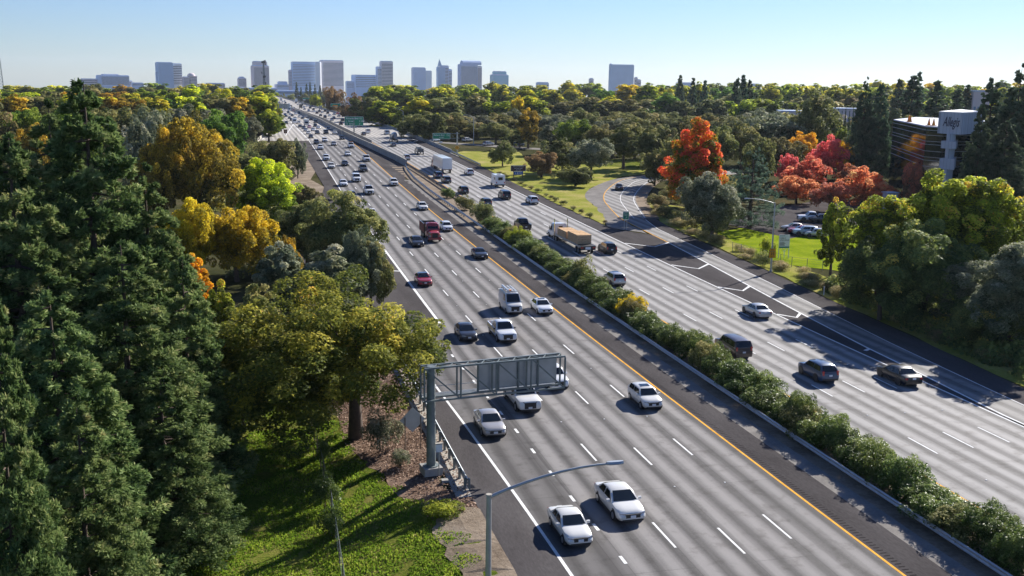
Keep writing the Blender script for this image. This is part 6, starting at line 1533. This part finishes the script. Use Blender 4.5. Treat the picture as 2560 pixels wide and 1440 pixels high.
# ---- trucks
WHL = MB().tube([(-.15, 0, 0), (-.12, 0, 0), (.12, 0, 0), (.15, 0, 0)], [.46, .5, .5, .46], 18).mesh('truck_tyre', 40)
RIM = MB().tube([(-.162, 0, 0), (.162, 0, 0)], .3, 12).mesh('truck_rim', 40)
def tw(root, x, y, r=1.0):
    o = obj('wheel', WHL, root, black, loc=(x, y, .5 * r), scale=(1, r, r)); obj('rim', RIM, o, rim_m)
def tractor(root, pm, y0, sleeper=True, stacks=True, roofz=2.75):
    """conventional cab with long hood; y0 is the back of the cab"""
    yb = y0 + (2.6 if sleeper else 1.7); yh = yb + 2.0
    MB().loft([[(a * k, y, z) for a, z in ((-1.05, .75), (1.05, .75), (1.1, 1.6), (1.0, zt - .2), (.75, zt), (-.75, zt), (-1.0, zt - .2), (-1.1, 1.6))] for y, zt, k in ((y0, roofz, 1), (y0 + .9, roofz + .05, 1), (yb - .45, roofz - .05, 1), (yb, 1.95, 1))]).build('cab', pm, root, 40)
    MB().loft([[(a * k, y, z * kz) for a, z in ((-.98, .7), (.98, .7), (1.02, 1.3), (.78, 1.72), (.4, 1.8), (-.4, 1.8), (-.78, 1.72), (-1.02, 1.3))] for y, k, kz in ((yb - .1, 1, 1), (yh - .3, .9, .93), (yh, .82, .86))]).build('hood', pm, root, 40)
    zf = lambda t: lerp(1.92, roofz - .14, t)
    MB().add([(-.86, yb + .02, zf(.05)), (.86, yb + .02, zf(.05)), (.8, yb - .4, zf(.95)), (-.8, yb - .4, zf(.95))], [(0, 1, 2, 3)]).build('windscreen', glass, root)
    for sg in (-1, 1):
        MB().add([(sg * 1.115, yb - .15, 1.65), (sg * 1.115, yb - 1.1, 1.65), (sg * 1.06, yb - 1.1, 2.35), (sg * 1.06, yb - .5, 2.35)], [(0, 1, 2, 3)]).build('side_window', glass, root)
        MB().box(sg * 1.2 - .06, sg * 1.2 + .06, yb - .25, yb - .1, 1.55, 2.25).build('mirror', dark_m, root)
        MB().box(sg * .82 - .16, sg * .82 + .16, yh - .18, yh + .02, .92, 1.15).build('headlight', lamp_w, root)
        MB().loft([[(sg * .75 + a, y, z) for a, z in ((-.25, .62), (.3, .62), (.3, zt), (-.25, zt))] for y, zt in ((yh - 1.75, .8), (yh - 1.3, 1.18), (yh - .6, 1.18), (yh - .05, .85))]).build('fender', pm, root)
        tw(root, sg * .92, yh - .95)
        if stacks: MB().tube([(sg * 1.12, y0 - .1, .9), (sg * 1.12, y0 - .1, 3.75)], [.1, .08], 8).build('exhaust_stack', chrome, root)
    MB().box(-.45, .45, yh - .02, yh + .035, .78, 1.5).build('grille', dark_m, root)
    MB().box(-1.1, 1.1, yh + .02, yh + .2, .42, .74).build('bumper', chrome if stacks else pm, root)
    return yh
# red dump truck coming towards the camera
p = P(1088, 607)
dt = empty('dump_truck', (p.x, p.y + 4.4, float(T(p.y + 4))), math.pi, 'red dump truck with open black bed on the left carriageway', 'truck')
yh = tractor(dt, PAINT['truckred'], .6, False, False, 2.85)
for a in range(5): MB().box(-.5 + .25 * a - .04, -.5 + .25 * a + .04, 1.6, 1.72, 2.88, 2.97).build('roof_light', sign_orange, dt)
MB().box(-.45, .45, -4.0, 4.0, .6, .85).build('chassis', dark_m, dt)
for xa, xb, ya, yb_, za, zb_ in ((-1.2, -1.1, -4.3, .3, 1.05, 2.6), (1.1, 1.2, -4.3, .3, 1.05, 2.6), (-1.099, 1.099, -4.3, -4.2, 1.05, 2.5), (-1.099, 1.099, .2, .3, 1.05, 2.75), (-1.099, 1.099, -4.2, .2, 1.05, 1.2)): MB().box(xa, xb, ya, yb_, za, zb_).build('dump_bed', PAINT['brown'], dt)
MB().box(-1.08, 1.08, -4.18, .18, 1.21, 1.9).build('load', black, dt)
for k in range(5):
    for sg in (-1, 1): MB().box(sg * 1.2 - .0 if sg > 0 else -1.28, 1.28 if sg > 0 else -1.2, -4.1 + 1.0 * k, -3.98 + 1.0 * k, 1.05, 2.55).build('bed_rib', PAINT['truckred'], dt)
for yy in (-3.2, -2.1, -1.0):
    for sg in (-1, 1): tw(dt, sg * .95, yy)
# flatbed semi with lumber
p = P(1470, 637)
fx = 49.85
fb = empty('lumber_truck', (fx, p.y, float(T(p.y))), 0, 'white semi truck with a flatbed of stacked lumber on the right carriageway', 'truck')
Lt = 14.0
MB().box(-1.25, 1.25, 0, Lt, 1.15, 1.35).build('flatbed', dark_m, fb); MB().box(-.4, .4, .5, Lt - .5, .75, 1.149).build('chassis', dark_m, fb)
MB().box(-1.24, 1.24, -.04, -.005, .72, 1.34).build('rear_frame', dark_m, fb); MB().box(-.42, .42, -.07, -.045, .82, 1.22).build('rear_sign', sign_white, fb)
for sg in (-1, 1): MB().box(sg * .95 - .2, sg * .95 + .2, -.06, -.045, 1.0, 1.2).build('tail_light', lamp_r, fb); MB().box(sg * 1.24 - .02, sg * 1.24 + .02, 0, Lt, 1.1, 1.4).build('side_rail', alum, fb)
for yy in (1.3, 2.7, Lt - .2, Lt + 1.1):
    for sg in (-1, 1): tw(fb, sg * 1.0, yy)
yh = tractor(fb, PAINT['white'], Lt + .3 + .6, True, True, 2.9)
MB().box(-.5, .5, Lt - 1.5, Lt + 5, .7, .95).build('tractor_frame', dark_m, fb)
MB().box(-.35, .35, Lt + .88, Lt + .9, 1.9, 2.5).build('sleeper_window', glass, fb)
z_f = float(T(p.y))
for i, (ya, yb_, za, zb_) in enumerate(((1.9, 7.1, 1.36, 2.8), (7.7, 12.9, 1.36, 2.5))):
    st_ = empty('lumber_stack', (fx, p.y, z_f), 0, ('rear stack of pale lumber on the flatbed truck', 'front stack of pale lumber on the flatbed truck')[i], 'lumber')
    nz, nx = 4, 5
    for a in range(nz):
        for b in range(nx):
            x0_ = -1.18 + 2.36 * b / nx; z0_ = za + (zb_ - za) * a / nz
            MB().box(x0_ + .012, x0_ + 2.36 / nx - .012, ya + rng(a * 9 + b + i).uniform(0, .06), yb_ - rng(a * 5 + b).uniform(0, .06), z0_ + .03, z0_ + (zb_ - za) / nz - .005).build('board_bundle', lumber, st_)
    for yy in (ya + .9, (ya + yb_) / 2, yb_ - .9): MB().box(-1.19, 1.19, yy, yy + .05, zb_ + .0, zb_ + .012).build('strap', dark_m, st_)
# white semi trailer with red cab
p = P(1118, 434)
sm = empty('box_trailer_truck', (50.6, p.y, float(T(p.y))), 0, 'red semi truck with a long white box trailer on the right carriageway', 'truck')
Lt = 15.0
MB().box(-1.28, 1.28, 0, Lt, 1.15, 4.05).build('trailer', PAINT['white'], sm)
MB().box(-1.2, -.02, -.03, -.003, 1.3, 3.9).build('door', PAINT['white'], sm); MB().box(.02, 1.2, -.03, -.003, 1.3, 3.9).build('door', PAINT['white'], sm)
MB().box(-1.25, 1.25, -.05, -.004, .95, 1.14).build('rear_bar', dark_m, sm)
for k in range(14):
    for sg in (-1, 1): MB().box(min(sg * 1.28, sg * 1.3), max(sg * 1.28, sg * 1.3), .5 + 1.03 * k, .56 + 1.03 * k, 1.2, 4.0).build('panel_rib', alum, sm)
for sg in (-1, 1): MB().box(sg * 1.0 - .12, sg * 1.0 + .12, -.07, -.05, .98, 1.12).build('tail_light', lamp_r, sm)
for yy in (1.2, 2.5, Lt - .4, Lt + .9):
    for sg in (-1, 1): tw(sm, sg * 1.0, yy)
tractor(sm, PAINT['truckred'], Lt + .7, True, False, 3.4)
MB().box(-.5, .5, Lt - 1.8, Lt + 5, .7, .95).build('chassis', dark_m, sm)
# white camper
p = P(1251, 469)
cp = empty('camper', (p.x, p.y, float(T(p.y))), 0, 'white boxy camper with a rear window on the right carriageway', 'camper')
MB().box(-1.15, 1.15, 0, 4.6, .75, 2.95).build('coach_body', PAINT['white'], cp); MB().loft([[(a, y, z) for a, z in ((-1, .55), (1, .55), (1, zt), (-1, zt))] for y, zt in ((4.601, 2.1), (5.2, 2.0), (5.6, 1.25), (6.4, 1.05))]).build('cab', PAINT['white'], cp)
MB().box(-.55, .55, -.02, -.003, 1.75, 2.45).build('rear_window', glass, cp); MB().box(-.4, .4, 1.5, 2.2, 2.951, 3.15).build('roof_vent', PAINT['silver'], cp)
for sg in (-1, 1):
    MB().box(min(sg * 1.152, sg * 1.17), max(sg * 1.152, sg * 1.17), .5, 1.9, 1.7, 2.4).build('side_window', glass, cp)
    MB().box(sg * .95 - .1, sg * .95 + .1, -.03, -.004, 1.0, 1.35).build('tail_light', lamp_r, cp)
    for yy in (1.2, 5.4): tw(cp, sg * .95, yy, .78)
MB().box(-1.1, 1.1, -.05, .3, .45, .749).build('bumper', dark_m, cp)
# cement mixer
p = P(988, 356)
mx_ = empty('cement_mixer', (p.x, p.y, float(T(p.y))), 0, 'blue grey cement mixer truck on the right carriageway', 'truck')
MB().box(-.5, .5, 0, 8.5, .7, 1.0).build('chassis', dark_m, mx_)
MB().tube([(0, .3, 3.3), (0, 1.2, 2.9), (0, 3.2, 2.45), (0, 4.9, 2.1), (0, 5.6, 1.95)], [.5, .95, 1.25, 1.15, .6], 18).build('drum', PAINT['mixer'], mx_, 40)
MB().box(-.4, .4, -.2, .5, 1.6, 3.0).build('chute', PAINT['mixer'], mx_)
MB().box(-1.15, 1.15, 5.9, 7.6, .8, 2.8).build('cab', PAINT['mixer'], mx_); MB().box(-.9, .9, 7.6, 8.6, .8, 1.7).build('hood', PAINT['mixer'], mx_); MB().box(-.8, .8, 5.86, 5.899, 1.9, 2.6).build('rear_window', glass, mx_)
for yy in (1.2, 2.5, 7.8):
    for sg in (-1, 1): tw(mx_, sg * 1.0, yy)
# dark flat truck carrying a vehicle
p = P(1052, 387)
ft = empty('flat_truck', (p.x, p.y, float(T(p.y))), 0, 'dark work truck with a crew cab ahead of the white semi trailer', 'truck')
MB().box(-1.1, 1.1, 0, 3.6, .85, 1.1).build('flat_bed', PAINT['dark'], ft); MB().box(-1.0, 1.0, .4, 3.2, 1.101, 1.9).build('tool_body', PAINT['grey'], ft)
MB().loft([[(a, y, z) for a, z in ((-1, .6), (1, .6), (1, 1.3), (.8, zt), (-.8, zt), (-1, 1.3))] for y, zt in ((3.7, 1.3), (3.75, 2.1), (5.2, 2.15), (5.8, 1.35), (7.0, 1.25))]).build('cab', PAINT['dark'], ft); MB().box(-.7, .7, 3.66, 3.699, 1.4, 1.95).build('rear_window', glass, ft)
for yy in (1.0, 6.1):
    for sg in (-1, 1): tw(ft, sg * .92, yy, .85); MB().box(sg * .9 - .08, sg * .9 + .08, -.03, -.004, .9, 1.05).build('tail_light', lamp_r, ft)
def boxtruck(px, py, heading, pt, label, group=None, h=3.3, L_=7.5):
    p = P(px, py); y_ = p.y + L_ / 2
    t = empty('box_truck', (p.x, y_, float(T(y_))), 0 if heading > 0 else math.pi, label, 'truck', group)
    MB().box(-1.2, 1.2, -L_ / 2, L_ / 2 - 2.2, .9, h).build('cargo_box', PAINT[pt], t)
    MB().loft([[(a, y, z) for a, z in ((-1, .6), (1, .6), (1, 1.4), (.85, zt), (-.85, zt), (-1, 1.4))] for y, zt in ((L_ / 2 - 2.19, 2.3), (L_ / 2 - .9, 2.3), (L_ / 2 - .5, 1.5), (L_ / 2, 1.4))]).build('cab', PAINT[pt], t)
    MB().add([(-.85, L_ / 2 - .45, 1.55), (.85, L_ / 2 - .45, 1.55), (.75, L_ / 2 - .82, 2.25), (-.75, L_ / 2 - .82, 2.25)], [(0, 1, 2, 3)]).build('windscreen', glass, t)
    for yy in (-L_ / 2 + 1.3, L_ / 2 - 1.3):
        for sg in (-1, 1): tw(t, sg * .95, yy, .9)
boxtruck(767, 316, -1, 'silver', 'grey box truck in the near half of the left bridge queue', L_=8)
boxtruck(737, 310, -1, 'white', 'white box van left of the grey box truck in the left bridge queue', h=2.9, L_=6)
boxtruck(724, 279, -1, 'white', 'white box truck in the middle of the left bridge queue', h=3.4)
boxtruck(722, 271, -1, 'white', 'white box truck behind another in the middle of the left bridge queue', h=3.6)
boxtruck(703, 252, -1, 'white', 'white box truck at the farthest left end of the queue', h=3.6)
boxtruck(802, 276, 1, 'mixer', 'blue grey tank truck like box on the right bridge', h=3.3)
boxtruck(752, 272, 1, 'dark', 'dark box truck on the right bridge', h=3.6)
boxtruck(741, 256, 1, 'white', 'white box truck at the far end of the right bridge queue', h=3.6)
boxtruck(761, 253, 1, 'white', 'white box truck nearest the farthest green sign', h=3.6)
# ---- side roads and car park
for px, py, kd, pt, rz_, lb in ((1221, 364, 'suv', 'silver', -1.0, 'silver SUV on the frontage road behind the lone oak'), (1087, 354, 'sedan', 'paleblue', -.8, 'pale blue car below the cantilever exit sign'), (1168, 354, 'suv', 'white', -.9, 'white car hidden by shrubs on the frontage road'), (1297, 366, 'suv', 'dark', -1.1, 'dark car on the frontage road right of the lone oak'),
                                (1985, 577, 'sedan', 'champagne', 1.3, 'beige sedan parked under the trees behind the office board'), (2002, 584, 'sedan', 'red', 1.25, 'dark red car parked beside the beige sedan'), (2014, 588, 'suv', 'paleblue', 1.25, 'pale blue car in the parking area'), (2024, 588, 'sedan', 'white', 1.25, 'white sedan parked at the lawn edge'),
                                (2040, 592, 'hatch', 'silver', 1.25, 'silver car parked beside the slender tree'), (2030, 553, 'pickup', 'white', 1.3, 'white pickup parked at the back of the parking area'), (2052, 556, 'suv', 'dark', 1.3, 'dark SUV parked beside the white pickup')):
    p = P(px, py)
    car({'suv': 'suv_car', 'sedan': 'sedan_car', 'hatch': 'hatchback_car', 'pickup': 'pickup_truck'}[kd], kd, pt, p.x, p.y, 1, lb, z=gz(p.y), rz=rz_, lod=1, cat='pickup truck' if kd == 'pickup' else 'car')
